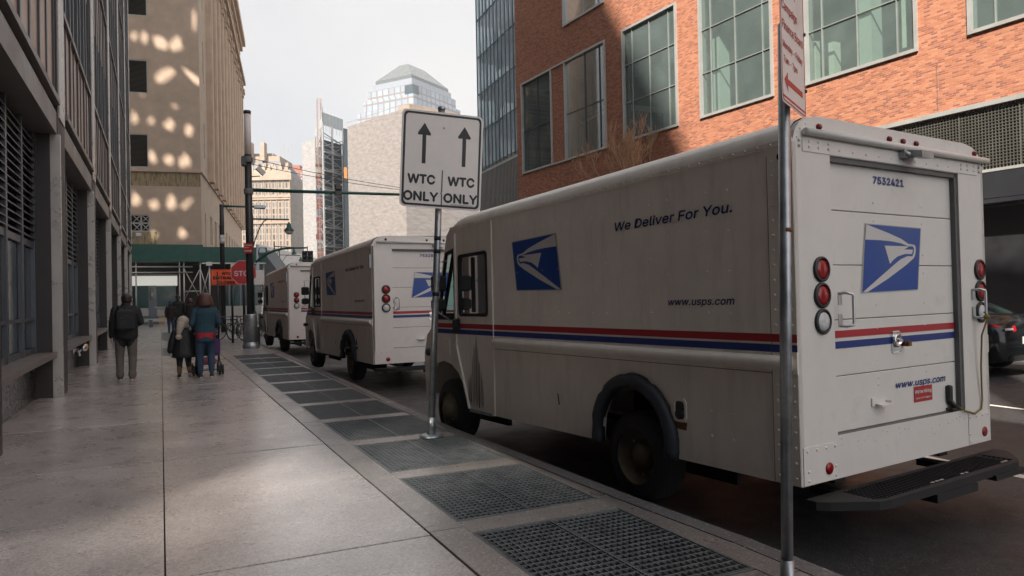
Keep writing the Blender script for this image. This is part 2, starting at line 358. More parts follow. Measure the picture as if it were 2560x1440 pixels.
# kerb
g = MB()
ys = [y for y, _ in KX]
def kring(y): 
    x = kx(y); return [(x-.16, y, -.34), (x+.012, y, -.34), (x, y, -.035), (x-.03, y, .004), (x-.16, y, .004)]
seq = []
for a, b in zip(ys, ys[1:]):
    n = max(1, round((b-a)/2.4))
    for i in range(n):
        p = a+(b-a)*i/n+.004; q = a+(b-a)*(i+1)/n-.004
        g.loft([kring(p), kring(q)])
struct('kerb', g, MT['steelkerb'])
# lane markings
g = MB(); z = ROADZ+.004
for x, y0, y1, wd in ((6.95, -6, 11, .13), (6.95, 15, 20, .13), (10.75, -6, 45, .11)):
    g.poly([(x-wd/2, y0, z), (x+wd/2, y0, z), (x+wd/2, y1, z), (x-wd/2, y1, z)])
struct('road_marking', g, MT['paint'])
g = MB(); g.box(17.55, 21.5, -70, 46, -.3, -.06)
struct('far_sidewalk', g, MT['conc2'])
g = MB(); g.box(17.4, 17.55, -70, 46, -.3, -.055); struct('far_kerb', g, MT['steelkerb'])
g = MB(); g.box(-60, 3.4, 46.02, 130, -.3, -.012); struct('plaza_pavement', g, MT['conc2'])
for y0, y1, t in ((23.1, 27.0, 'nearer'), (32.5, 41.3, 'farther')):
    g = MB(); g.box(.02, .46, y0, y1, -.1, .007)
    tag(g.build('sidewalk_hatch', MT['patch']), t+' of two dark steel plates let into the sidewalk beside its long seam', 'hatch', 'steel plates in the sidewalk')
# grates: one mesh of bars, one of frame, shared by all
bars = MB()
n = 25
for i in range(n+1):
    x = -.53+1.06*i/n; bars.box(x-.0027, x+.0027, .015, GL-.015, -.016, 0)
m_ = 20
for j in range(m_+1):
    y = .03+(GL-.06)*j/m_; bars.box(-.545, .545, y-.004, y+.004, -.012, .001)
frame = MB()
for x in (-.553, -.006, .545): frame.box(x, x+.012, 0, GL, -.05, .004)
for y in (0, GL-.014): frame.box(-.541, .545, y, y+.014, -.05, .003)
proto = None
for k in range(-1, NG):
    if proto is None:
        proto = empty('sidewalk_grate'); bars.build('bar_grid', MT['grate'], proto); frame.build('frame', MT['grate'], proto); o = proto
    else: o = copy_tree(proto)
    o.location = (2.314, gy(k), -.003)
    pos = {0: 'nearest the camera in the row along the kerb', 1: 'second from the camera in the row along the kerb', 2: 'third from the camera, one short of the arrow sign post', 3: 'on the near side of the arrow sign post'}.get(k)
    if k == -1: pos = 'at the very bottom edge of the picture beside the right post'
    if k >= 4: pos = ['just past the arrow sign post', 'second one past the arrow sign', 'third beyond the arrow sign post', 'fourth beyond the arrow sign post', 'fifth beyond the arrow sign post', 'third from the far end', 'next to the farthest one', 'farthest, before the tall black pole'][k-4]
    tag(o, 'grey steel sidewalk grate, '+pos, 'grate', 'sidewalk grates along the kerb')
# ================================================================== delivery trucks
W = 2.5; DZ = .07
def tmb(): return MB((0, 0, DZ))
EAGLE = dict(quad=[(700, 697), (1035, 706), (1004, 1112), (667, 1124)],
 blue=[(706, 703), (1029, 711), (999, 1106), (675, 1118)],
 white=[[(706, 703), (740, 716), (830, 750), (905, 783), (948, 813), (968, 815), (950, 830), (905, 812), (850, 802), (780, 797), (697, 797)],
  [(948, 813), (985, 818), (993, 832), (993, 860), (987, 888), (979, 905), (971, 893), (980, 868), (982, 842), (975, 828), (950, 830)],
  [(806, 830), (945, 829), (945, 836), (920, 850), (972, 850), (976, 852), (968, 879), (925, 879), (880, 896), (852, 920), (834, 944)],
  [(979, 905), (971, 893), (940, 893), (900, 912), (862, 945), (780, 1020), (676, 1116), (702, 1116), (820, 1036), (930, 950)]])
def emblem(name, parent, mp, flip=False):
    # mp maps (0..1, 0..1) on the emblem's box to a point; out is the way it faces
    def nm(p):
        a = (p[0]-667)/368; b = 1-(p[1]-697)/427
        return (1-a if flip else a, b)
    mb = tmb()
    mb.mat(0).poly([mp(*nm(p), .003) for p in EAGLE['quad']])
    mb.mat(1).poly([mp(*nm(p), .005) for p in EAGLE['blue']])
    mb.mat(2)
    for w_ in EAGLE['white']:
        q = [nm(p) for p in w_]
        tr = tessellate_polygon([[Vector((x, y, 0)) for x, y in q]])
        mb.add([mp(x, y, .007) for x, y in q], [tuple(t) for t in tr])
    return mb.build(name, [MT['embe'], MT['rblue'], MT['embw']], parent, fixn=False)
def make_truck():
    T = empty('delivery_truck')
    # ---- body shell
    b = tmb()
    up = arc(1.61, .47, .42, 0, 180, 12)
    side = [(0, .37)]+[(1.21, .37)]+[(y, z) for y, z in [(1.22, .5), (1.27, .68), (1.38, .82), (1.5, .88), (1.62, .9), (1.75, .87), (1.88, .78), (1.97, .62), (2.0, .45), (2.0, .37)]]
    side += [(3.82, .37), (4.36, .37), (4.44, .48), (4.52, .66), (4.63, .78), (4.8, .87), (5.0, .9), (5.16, .87), (5.27, .78), (5.34, .62), (5.36, .42), (5.5, .42), (5.53, .95), (5.45, 1.2), (5.2, 1.38), (4.86, 2.55), (4.78, 2.62), (0, 2.62)]
    win = rrect(3.93, 4.57, 1.46, 2.24, .05); qwin = [(4.68, 1.42), (5.12, 1.42), (4.89, 2.3), (4.69, 2.34)]
    b.plate(side, lambda y, z: (0, y, z), (.035, 0, 0), [win, qwin])
    b.plate(side, lambda y, z: (W, y, z), (-.035, 0, 0), [win, qwin])
    # roof with coved edges
    prof = [(0.0, 2.62), (.004, 2.665), (.025, 2.72), (.065, 2.762), (.13, 2.792), (.25, 2.81), (1.25, 2.83)]
    prof = prof+[(W-x, z) for x, z in reversed(prof[:-1])]
    def ring(y, s): return [(W/2+(x-W/2)*(1-s*.04), y, 2.62+(z-2.62)*(1-s)) for x, z in prof]
    b.sm = True
    b.loft([ring(.03, .0), ring(.05, 0), ring(4.45, 0), ring(4.62, .12), ring(4.74, .4), ring(4.8, .8)], caps=False, closed=False)
    b.sm = False
    # floor, firewall, cargo bulkhead, front
    b.box(.63, W-.63, .05, 5.2, .45, .5)
    b.box(.04, W-.04, 3.72, 3.76, .5, 2.61)
    fr = [(.04, 5.2, 1.38), (W-.04, 5.2, 1.38), (W-.04, 5.44, 1.2), (.04, 5.44, 1.2)]
    b.hexa([(p[0], p[1], p[2]-.03) for p in fr]+fr)
    b.box(.04, W-.04, 5.40, 5.5, .45, 1.18)
    b.hexa([(.04, 4.82, 2.47), (W-.04, 4.82, 2.47), (W-.04, 4.79, 2.56), (.04, 4.79, 2.56), (.04, 4.86, 2.5), (W-.04, 4.86, 2.5), (W-.04, 4.83, 2.6), (.04, 4.83, 2.6)])
    # side trim: rivet rail, seams, bands
    for s, x in ((-1, 0), (1, W)):
        def bx(y0, y1, z0, z1, t): b.box(x-t if s < 0 else x, x if s < 0 else x+t, y0, y1, z0, z1)
        bx(.0, 4.76, 2.612, 2.645, .008)
        bx(.002, .2, .372, 2.61, .0045)
        bx(3.80, 3.86, .37, 2.61, .014)
        b.path([(x+s*.012, 4.63, 2.55), (x+s*.012, 4.64, 1.1), (x+s*.012, 4.36, .39)], .016, 5)
        b.mat(1); bx(.2, 3.8, 1.095, 1.1, .002); bx(.2, .206, .372, 2.56, .003); bx(3.86, 4.36, .37, .385, .003); b.mat(0)
        nv = (s, 0, 0); xs = x+s*.004
        y = .06
        while y < 4.7: b.dome((x+s*.008, y, 2.629), nv, .010); y += .105
        for zz in [.42+.1*i for i in range(22)]:
            for yy in (.035, .165):
                if not 1.05 < zz < 1.4: b.dome((xs, yy, zz), nv, .012)
        for yy in (.55, .75, 1.15, 1.35, 1.9, 2.1, 2.45, 2.6, 2.85, 3.0, 3.3, 3.5):
            for zz in (.98, 1.5, 1.95, 2.4) if yy > 1.2 else (.6, .78, 1.5, 1.8, 2.1, 2.4): b.dome((xs-s*.004, yy, zz+random.uniform(-.01, .01)), nv, .0105)
        for yy in [.25+.13*i for i in range(28)]:
            b.dome((xs-s*.004, yy, 1.228), nv, .008)
            b.dome((xs-s*.004, yy, 1.105), nv, .008)
        for yy in [2.3+.15*i for i in range(10)]: b.dome((xs-s*.004, yy, .41), nv, .008)
    # scrape on the cab door
    b.mat(2)
    for i in range(16):
        y = 4.05+.022*i+random.uniform(-.01, .01); h = .3+.65*math.exp(-((i-7)/4)**2)*random.uniform(.6, 1)
        b.poly([(-.003, y, .42+random.uniform(0, .12)), (-.003, y+random.uniform(.006, .02), .42), (-.003, y+.006, .42+h), (-.003, y, .42+h*.9)])
    b.poly([(-.003, 2.62, .62), (-.003, 2.64, .72), (-.003, 2.66, .73), (-.003, 2.64, .62)])
    b.mat(0)
    body = b.build('body', [MT['truck'], MT['trim'], MT['scrape']], T)
    # ---- rear frame
    b = tmb()
    door = [(.40, .66), (2.10, .66), (2.10, 2.56), (.40, 2.56)]
    out = [(0.0, .37), (W, .37), (W, 2.57), (W, 2.62), (W-.03, 2.70), (W-.08, 2.755), (W-.16, 2.795), (W-.3, 2.815), (.3, 2.815), (.16, 2.795), (.08, 2.755), (.03, 2.70), (0, 2.62), (0, 2.57)]
    b.plate(out, lambda x, z: (x, 0, z), (0, .045, 0), [door])
    for x0, x1 in ((.36, .40), (2.10, 2.14)): b.box(x0, x1, .046, .11, .62, 2.6)
    b.path([(.1, -.03, 2.69), (W-.05+.07, -.03, 2.69)], .026, 8)
    b.box(.10, 2.4, -.006, -.001, 2.565, 2.655)
    b.box(.02, .36, -.005, -.001, .375, .62); b.box(2.14, W-.02, -.005, -.001, .375, .62)
    for x in (.06, .16, .26, .36, 2.16, 2.26, 2.36, 2.44): b.dome((x, -.005, .595), (0, -1, 0), .013)
    for x in (.07, .17, .27, .38, 2.14, 2.24, 2.34, 2.44):
        for z in (2.60, 2.635): b.dome((x, -.006, z), (0, -1, 0), .014)
    for x in (.07, .36, 2.16, 2.44):
        for z in (.4, .46): b.dome((x, -.005, z), (0, -1, 0), .012)
    for x in [.5+.16*i for i in range(10)]: b.dome((x, -.006, 2.6), (0, -1, 0), .010)
    for a in (20, 45, 70):
        for cx, sg in ((.2, -1), (W-.2, 1)): b.dome((cx+sg*.16*math.cos(math.radians(a)), 0, 2.60+.16*math.sin(math.radians(a))), (0, -1, 0), .010)
    b.mat(1); b.box(.40, 2.10, .002, .09, .645, .662); b.box(2.062, 2.1, .012, .05, .66, 2.56); b.box(.4, 2.1, .012, .05, 2.525, 2.56)
    # rust and knocks along the sill
    for i in range(46):
        x = random.uniform(.4, 2.1); z = .63-abs(random.gauss(0, .05)); s = random.uniform(.004, .014)
        b.poly([(x, -.0012, z), (x+s, -.0012, z-s*.3), (x+s*.8, -.0012, z+s*.6)])
    b.mat(0)
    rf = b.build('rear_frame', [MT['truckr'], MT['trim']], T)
    # ---- side mouldings
    for s, x in ((-1, 0), (1, W)):
        m = tmb(); m.lathe([(.01, .05), (.045, .03), (.05, .06), (.05, 3.72), (.04, 3.77), (.01, 3.79)], (x+s*.02, 0, 1.17), (0, 1, 0), 12)
        m.box(min(x, x+s*.012), max(x, x+s*.012), .0, .09, 1.10, 1.245)
        m.build('rub_rail', MT['truck'], T)
        m = tmb(); xx = x+s*.0055
        for mi, z0, z1 in ((0, 1.306, 1.36), (1, 1.238, 1.29)):
            m.mat(mi)
            for y0, y1, o in ((.0, .2, .0015), (.2, 3.8, -.003), (3.8, 3.86, .011), (3.86, 5.28, -.003)):
                m.poly([(xx+s*o, y0, z0), (xx+s*o, y1, z0), (xx+s*o, y1, z1), (xx+s*o, y0, z1)])
        m.build('side_stripe', [MT['red'], MT['blue']], T, fixn=False)
        if s < 0:
            emblem('side_emblem', T, lambda a, c, o: (x-o, 3.40-.86*a, 1.725+.585*c), True)
            m = tmb(); put_text(m, 'We Deliver For You.', .105, lambda a, c: (-.004, 1.765-a, 2.225+c), 1.26, bold=.012, shear=.16)
            m.build('slogan_lettering', MT['navy'], T, fixn=False); m = tmb()
            put_text(m, 'www.usps.com', .075, lambda a, c: (-.004, 1.155-a, 1.56+c), .65, bold=.010, shear=.2)
            m.build('web_lettering', MT['navy'], T, fixn=False)
        else:
            emblem('side_emblem', T, lambda a, c, o: (x+o, 2.54+.86*a, 1.70+.57*c))
        # wheel arch flare
        m = tmb(); pts = [(1.14, .36), (1.145, .42)]+[(1.595-.455*math.cos(math.radians(a)), .46+.475*math.sin(math.radians(a))) for a in range(4, 177, 6)]+[(2.045, .42), (2.04, .36)]
        rings = []
        for i, (y, z) in enumerate(pts):
            d = Vector((y-1.61, z-.42)).normalized(); wd = .06; bu = .010 if i % 6 else -.006
            P = lambda r, o: (x+s*o, y+d.x*r, z+d.y*r)
            rings.append([P(-.055, -.02), P(-.06, .05), P(0, .072+bu), P(.045+bu, .045), P(.055+bu, -.02)])
        m.sm = True; m.loft(rings); m.sm = False
        m.build('wheel_arch', MT['fender'], T)
        # windows
        for nm, pl in (('cab_window', win), ('quarter_window', qwin)):
            m = tmb(); cy = sum(p[0] for p in pl)/len(pl); cz = sum(p[1] for p in pl)/len(pl)
            inn = [(cy+(p[0]-cy)*.93, cz+(p[1]-cz)*.94) for p in pl]; ot = [(cy+(p[0]-cy)*1.04, cz+(p[1]-cz)*1.04) for p in pl]
            m.plate(ot, lambda y, z: (x+s*.008, y, z), (-s*.03, 0, 0), [inn])
            if nm == 'cab_window': m.box(min(x+s*.006, x-s*.02), max(x+s*.006, x-s*.02), 4.235, 4.27, 1.5, 2.2)
            f = m.build(nm, MT['blackm'], T)
            m = tmb(); m.poly([(x-s*.012, y, z) for y, z in inn]); m.build('pane', MT['cglass'], f)
            if nm == 'cab_window': m = tmb(); m.poly([(x-s*.014, 3.95, 2.06), (x-s*.014, 4.55, 2.06), (x-s*.014, 4.55, 2.21), (x-s*.014, 3.95, 2.21)]); m.build('visor_strip', MT['vglass'], f)
        # door handle, step, mirror
        m = tmb(); m.bbox(min(x+s*.005, x+s*.05), max(x+s*.005, x+s*.05), 4.55, 4.66, 1.24, 1.42, .015); m.build('door_handle', MT['black'], T)
        m = tmb(); m.bbox(min(x+s*.002, x+s*.014), max(x+s*.002, x+s*.014), 4.82, 4.98, .98, 1.17, .004); m.build('access_flap', MT['truck'], T)
        m = tmb(); m.box(min(x-s*.3, x+s*.01), max(x-s*.3, x+s*.01), 3.88, 4.36, .355, .38); m.build('step', MT['galv'], T)
        m = tmb(); X = x+s*.16
        m.path([(x+s*.005, 4.86, 2.2), (X, 4.84, 2.18), (X, 4.8, 1.5), (x+s*.005, 4.8, 1.4)], .012, 6)
        m.mat(1); m.bbox(X-.09, X+.09, 4.76, 4.80, 1.78, 2.0, .02); m.bbox(X-.08, X+.08, 4.75, 4.83, 1.52, 1.69, .03)
        m.build('mirror', [MT['alu'], MT['blackm']], T)
        m = tmb(); m.dome((x+s*.001, .10, 2.54), (s, 0, 0), .028, .012, 10); m.build('marker_light', MT['lensd'], T)
        m = tmb(); m.lathe([(.03, 0), (.03, .05), (.05, .055), (.045, .1), (.01, .11)], (x, 5.25, 1.0), (s, 0, 0), 10); m.build('side_lamp', MT['black'], T)
        # wheels
        for y, zc, rr in ((1.62, .295, .375), (4.93, .305, .37)):
            wm = tmb(); cx = x-s*.16; wd = .24
            wm.lathe([(.23, -.02), (rr-.06, 0), (rr-.012, .02), (rr, .05), (rr, wd-.05), (rr-.012, wd-.02), (rr-.06, wd), (.23, wd-.01)], (cx+s*.12, y, zc), (-s, 0, 0), 28, False)
            wh = wm.build('wheel', MT['rubber'], T)
            wm = tmb(); wm.lathe([(.235, .0), (.245, .012), (.232, .02), (.21, .13), (.13, .15), (.115, .10), (.10, .05), (.06, .035), (.004, .03)] if y < 3 else [(.235, .0), (.245, .012), (.235, .02), (.21, .04), (.15, -.02), (.1, -.03), (.085, -.06), (.05, -.07), (.004, -.07)], (cx+s*.125, y, zc), (-s, 0, 0), 24, False)
            for i in range(8):
                a = i*math.pi/4; wm.dome((cx+s*.125-s*(.08 if y < 3 else -.02), y+.15*math.cos(a), zc+.15*math.sin(a)), (s, 0, 0), .018)
            wm.build('rim', MT['rim'], wh)
    # underside: chassis rails, axle, tank
    b = tmb(); b.box(.5, .62, .1, 5.35, .3, .45); b.box(W-.62, W-.5, .1, 5.35, .3, .45); b.tube((.25, 1.62, .3), (W-.25, 1.62, .3), .07); b.tube((.25, 4.93, .28), (W-.25, 4.93, .28), .05)
    b.ball((W/2, 1.62, .3), .19, 12, 8); b.box(.66, 1.3, 2.3, 3.4, .2, .44)
    b.box(.06, .1, 1.0, 1.2, .45, .95); b.box(.06, .5, 1.2, 2.02, .93, .96)
    for x0, x1 in ((.55, .6), (W-.6, W-.55)): b.box(x0, x1, 1.0, 2.2, .1, 1.0); b.box(x0, x1, 4.42, 5.38, .12, .95)
    b.box(.04, .55, 1.0, 2.2, .96, 1.0); b.box(W-.55, W-.04, 1.0, 2.2, .96, 1.0)
    b.build('chassis', MT['blackm'], T)
    # fuel filler on the kerb side
    m = tmb(); m.plate(rrect(.99, 1.13, .66, .84, .04), lambda y, z: (-.012, y, z), (.012, 0, 0), [rrect(1.01, 1.11, .68, .82, .03)])
    m.mat(1); m.poly([(-.001, 1.005, .675), (-.001, 1.115, .675), (-.001, 1.115, .825), (-.001, 1.005, .825)]); m.lathe([(.04, 0), (.04, .02), (.01, .024)], (0, 1.06, .72), (-1, 0, 0), 12)
    m.mat(2); m.poly([(-.002, 1.0, .60), (-.002, 1.12, .605), (-.002, 1.13, .66), (-.002, .99, .66)])
    m.build('fuel_filler', [MT['truck'], MT['black'], MT['rust']], T)
    # side vent
    m = tmb(); m.box(-.03, -.005, .03, .09, 2.2, 2.46)
    for i in range(9): m.box(-.036, -.03, .035, .085, 2.215+.026*i, 2.23+.026*i)
    m.build('side_vent', MT['galv'], T)
    # windscreen and cab interior
    m = tmb(); A = Vector((.1, 4.86, 2.45)); Bv = Vector((W-.1, 4.86, 2.45)); Cv = Vector((W-.1, 5.21, 1.42)); Dv = Vector((.1, 5.21, 1.42)); nrm = Vector((0, 1, .33)).normalized()
    def mp(a, c): return A+(Bv-A)*a+(Dv-A)*c
    m.plate([(0, 0), (1, 0), (1, 1), (0, 1)], mp, nrm*.02, [[(.02, .04), (.485, .04), (.485, .95), (.02, .95)], [(.515, .04), (.98, .04), (.98, .95), (.515, .95)]])
    f = m.build('windscreen', MT['blackm'], T)
    m = tmb(); m.poly([mp(.015, .03)+nrm*.01, mp(.985, .03)+nrm*.01, mp(.985, .96)+nrm*.01, mp(.015, .96)+nrm*.01]); m.build('pane', MT['cglass'], f)
    for sx in (.45, 1.75):
        m = tmb(); m.bbox(sx, sx+.5, 4.05, 4.5, .95, 1.08, .03); m.bbox(sx+.02, sx+.48, 3.92, 4.10, 1.05, 1.86, .05); m.bbox(sx+.4, sx+.5, 4.05, 4.5, 1.2, 1.62, .03); m.box(sx+.15, sx+.35, 4.15, 4.4, .5, .95); m.build('seat', MT['seat'], T)
    m = tmb(); m.bbox(.06, W-.06, 4.9, 5.2, 1.1, 1.36, .04); m.lathe([(.19, 0), (.21, .015), (.19, .03), (.175, .015)], (.7, 4.72, 1.4), (0, -.5, 1), 20, False); m.build('dashboard', MT['seat'], T)
    # ---- lamps
    for x in (.265, W-.105):
        for z, kind in ((1.785, 'lens'), (1.61, 'lens'), (1.435, 'lensw')):
            m = tmb(); m.lathe([(.086, 0), (.086, .014), (.07, .022), (.068, .006)], (x, 0, z), (0, -1, 0), 24, False)
            l = m.build('tail_light' if kind == 'lens' else 'reversing_light', MT['black'], T)
            m = tmb(); m.lathe([(.069, .004), (.06, .016), (.03, .021), (.004, .022)], (x, 0, z), (0, -1, 0), 20); m.build('lens', MT[kind], l)
    for x in (.28, 1.12, 1.3, 1.48, W-.14):
        m = tmb(); m.lathe([(.024, 0), (.024, .006), (.017, .02), (.004, .024)], (x, -.001, 2.74), (0, -1, 0), 12); m.build('clearance_light', MT['lensd'], T)
    for x in (.285, W-.115):
        m = tmb(); m.lathe([(.04, 0), (.04, .006), (.002, .007)], (x, -.005, .455), (0, -1, 0), 18); m.build('reflector', MT['lens'], T)
    for x in (.455, W-.225):
        m = tmb(); m.path([(x, -.004, 1.62), (x+.0, -.05, 1.625), (x+.045, -.075, 1.615), (x+.05, -.075, 1.6), (x+.05, -.075, 1.42), (x+.045, -.075, 1.405), (x, -.05, 1.395), (x, -.004, 1.40)], .011, 6)
        for z in (1.585, 1.435): m.box(x-.02, x+.02, -.012, -.004, z-.045, z+.045)
        m.build('grab_handle', MT['alu'], T)
    m = tmb(); m.box(1.24, 1.31, -.05, -.006, 2.61, 2.68); m.fbox((1.29, -.15, 2.60), (.16, 0, .0), (0, .11, .02), (0, -.0, .05)); m.tube((1.3, -.07, 2.63), (1.25, -.03, 2.645), .02); m.build('rear_camera', MT['galv'], T)
    # ---- step bumper
    b = tmb(); z0 = .245
    ol = [(.0, -.1), (.0, -.02), (W, -.02), (W, -.11), (W-.05, -.17), (W-.3, -.33), (W-.36, -.35), (.42, -.35), (.32, -.33), (.06, -.16)]
    inn = [(.34, -.06), (W-.3, -.06), (W-.3, -.29), (.42, -.31), (.34, -.28)]
    b.plate(ol, lambda x, y: (x, y, z0), (0, 0, .055), [inn])
    for i in range(43):
        x = .36+.041*i; b.box(x, x+.008, -.30, -.06, z0+.03, z0+.058)
    for i in range(7):
        y = -.075-.035*i; b.box(.35, W-.31, y-.004, y+.004, z0+.028, z0+.052)
    b.box(.95, 1.5, -.36, -.1, z0-.06, z0-.001); b.box(1.75, 2.2, -.37, -.2, z0-.03, z0+.01); b.box(.5, .6, -.1, .3, z0-.05, z0+.0); b.box(W-.6, W-.5, -.1, .3, z0-.05, z0)
    b.mat(1)
    for x in (1.0, 1.06, 1.12, 1.4, 1.46, 2.0, 2.05): b.box(x, x+.04, -.3, -.285, z0+.059, z0+.062)
    b.build('step_bumper', [MT['blackm'], MT['alu']], T)
    return T
def rear_door(T, number, swing=False):
    m = tmb(); Y = .05
    if not swing:
        for z0, z1 in ((.664, 1.044), (1.05, 1.434), (1.44, 1.814), (1.82, 2.194), (2.2, 2.535)): m.bbox(.402, 2.098, Y, Y+.03, z0, z1, .004)
        for x in (.98, 1.63):
            for z in (.8, .95, 1.0, 1.13, 1.36, 1.53, 1.76, 1.9, 2.14, 2.27): m.dome((x, Y, z), (0, -1, 0), .009)
    else:
        m.bbox(.402, 1.245, Y, Y+.03, .664, 2.535, .006); m.bbox(1.255, 2.098, Y, Y+.03, .664, 2.535, .006)
        for x in (.72, 1.55): m.plate(rrect(x-.13, x+.43, 1.15, 2.42, .03), lambda a, c: (a, Y-.004, c), (0, .004, 0), [rrect(x-.12, x+.42, 1.16, 2.41, .03)])
    m.mat(1)
    if not swing: m.box(.402, 2.098, Y+.012, Y+.02, 1.03, 1.06); m.box(.402, 2.098, Y+.012, Y+.02, 1.42, 1.45); m.box(.402, 2.098, Y+.012, Y+.02, 1.8, 1.83); m.box(.402, 2.098, Y+.012, Y+.02, 2.18, 2.21)
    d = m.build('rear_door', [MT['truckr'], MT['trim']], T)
    m = tmb(); y = Y-.003
    for mi, z0, z1 in ((0, 1.312, 1.362), (1, 1.238, 1.288)):
        m.mat(mi); m.poly([(.405, y, z0), (2.06, y, z0), (2.06, y, z1), (.405, y, z1)])
    m.build('door_stripe', [MT['red'], MT['blue']], d, fixn=False)
    m = tmb(); put_text(m, number, .072, lambda a, c: (.985+a, Y-.004, 2.415+c), .40, bold=.02)
    if not swing: put_text(m, 'www.usps.com', .068, lambda a, c: (1.2+a, Y-.004, .905+c), .70, bold=.012, shear=.2)
    m.build('door_lettering', MT['blue'] , d, fixn=False)
    if swing:
        for z0, z1 in ((1.68, 1.98), (1.4, 1.6)):
            m = tmb(); m.plate(rrect(.76, 1.0, z0, z1, .05), lambda a, c: (a, Y-.012, c), (0, .012, 0)); m.build('door_window', MT['black'], d)
        return d
    emblem('rear_emblem', d, lambda a, c, o: (.79+.825*a, Y-o, 1.615+.505*c))
    m = tmb(); m.bbox(1.16, 1.27, Y-.014, Y, 1.17, 1.33, .01); m.lathe([(.05, 0), (.052, .012), (.04, .016), (.03, .004), (.004, .004)], (1.215, Y-.014, 1.26), (0, -1, 0), 18); m.box(1.19, 1.24, Y-.045, Y-.014, 1.25, 1.27)
    m.mat(1); m.tube((1.3, Y, 1.235), (1.3, Y-.05, 1.235), .022); m.box(1.285, 1.33, Y-.06, Y-.03, 1.215, 1.25)
    m.build('latch', [MT['chrome'], MT['rust']], d)
    m = tmb(); m.fbox((.88, Y-.002, .80), (.04, 0, 0), (0, -.008, 0), (0, 0, .06)); m.fbox((.92, Y-.01, .81), (.14, -.0, 0), (0, -.05, -.01), (0, 0, .012)); m.fbox((.92, Y-.002, .82), (.14, 0, 0), (0, -.006, 0), (0, 0, .02)); m.box(1.05, 1.06, Y-.05, Y, .805, .835); m.build('pull_handle', MT['truckr'], d)
    m = tmb(); m.mat(0).poly([(1.44, Y-.003, .775), (1.70, Y-.003, .775), (1.70, Y-.003, .895), (1.44, Y-.003, .895)]); m.mat(1)
    put_text(m, "We're Hiring", .035, lambda a, c: (1.57+a, Y-.0045, .842+c), .235, align='CENTER', bold=.03, shear=.15)
    put_text(m, 'usps.com/careers', .018, lambda a, c: (1.57+a, Y-.0045, .8+c), .22, align='CENTER', bold=.015)
    m.build('sticker', [MT['stick'], MT['embw']], d, fixn=False)
    m = tmb(); m.bbox(1.9, 1.945, Y-.035, Y, .74, .87, .01); m.tube((1.925, Y-.02, .75), (1.98, Y-.03, .685), .022); m.box(1.9, 2.0, Y-.05, Y-.0, .672, .69); m.build('catch', MT['black'], d)
    return d
T1 = make_truck()
# the roof line falls a little towards the cab
for o in list(T1.children_recursive):
    if o.type == 'MESH':
        for v in o.data.vertices:
            if v.co.y > 0 and v.co.z > 1.52: v.co.z -= .030*v.co.y*(v.co.z-1.52)/1.2
T2 = copy_tree(T1); T3 = copy_tree(T1)
for t, loc, yaw, pit, lab in ((T1, (3.7226, 3.4844, ROADZ), .1235, -.005, 'large white delivery truck filling the right half, numbered 7532421, with roll-up rear door'),
        (T2, (3.60, 13.61, ROADZ+.035), .053, 0, 'white delivery truck parked second along the kerb, half hidden by the arrow sign post'),
        (T3, (3.59, 23.77, ROADZ+.04), .022, 0, 'farthest white delivery truck, with small dark windows in its swinging rear doors')):
    t.location = loc; t.rotation_euler = (pit, 0, yaw); tag(t, lab, 'delivery truck', 'white delivery trucks parked along the kerb')
rear_door(T1, '7532421'); rear_door(T2, '7532884'); rear_door(T3, '7532310', True)
o = None
# rope tied to the near truck's right handle
m = tmb(); m.path([(W-.20, -.07, 1.44), (W-.17, -.09, 1.4), (W-.2, -.085, 1.36), (W-.205, -.05, 1.25), (W-.19, -.03, 1.0), (W-.17, -.02, .85), (W-.15, -.012, .72), (W-.17, -.012, .645), (W-.28, -.015, .62), (W-.45, -.02, .66), (W-.52, 0, .70)], .007, 6)
m.ball((W-.19, -.085, 1.4), (.03, .025, .022)); m.ball((W-.155, -.08, 1.395), (.02, .018, .015))
m.build('rope', MT['rope'], T1)
# ================================================================== office building on the left
def filmed(name, tint, film, f, refl):
    # window glass with a diffuse film: dust on brick building, painted reflection on glass tower
    m = glass(name, tint, refl, .03); t = m.node_tree
    mix = [n for n in t.nodes if n.type == 'MIX_SHADER'][0]; tr = [n for n in t.nodes if n.type == 'BSDF_TRANSPARENT'][0]
    df = N(t, 'ShaderNodeBsdfDiffuse'); tc = N(t, 'ShaderNodeTexCoord'); no = N(t, 'ShaderNodeTexNoise'); no.inputs['Scale'].default_value = .8; no.inputs['Detail'].default_value = 5
    mr = N(t, 'ShaderNodeMapRange'); mr.inputs[1].default_value = .3; mr.inputs[2].default_value = .7; mr.inputs[3].default_value = f*.75; mr.inputs[4].default_value = f*1.25
    df.inputs[0].default_value = (*film, 1); t.links.new(tc.outputs['Object'], no.inputs['Vector']); t.links.new(no.outputs[0], mr.inputs[0])
    m2 = N(t, 'ShaderNodeMixShader'); t.links.new(mr.outputs[0], m2.inputs[0]); t.links.new(tr.outputs[0], m2.inputs[1]); t.links.new(df.outputs[0], m2.inputs[2]); t.links.new(m2.outputs[0], mix.inputs[1])
    return m
MT.update(
 pier=mat('granite pier', (.038, .034, .034), .55, spec=.3, var=.2, vs=2, bump=.05, bs=90), pierl=mat('pier lit strip', (.36, .335, .31), .3, .4, var=.1),
 spand=mat('tan spandrel panel', (.34, .245, .18), .45, var=.1), mull=mat('bronze mullion', (.045, .045, .05), .4, .4), beam=mat('facade beam', (.14, .126, .116), .45, var=.12),
 oglass=mat('office glass', (.02, .03, .04), .05, var=.05, spec=.9), frame=mat('window frame grey', (.08, .092, .105), .4, .4, var=.15), louv=mat('louvre grey', (.07, .077, .082), .45, .3),
 base=mat('black granite base', (.022, .019, .02), .25, var=.3, vs=20), blk=mat('patch screen grey', (.1, .1, .1), .9),
)
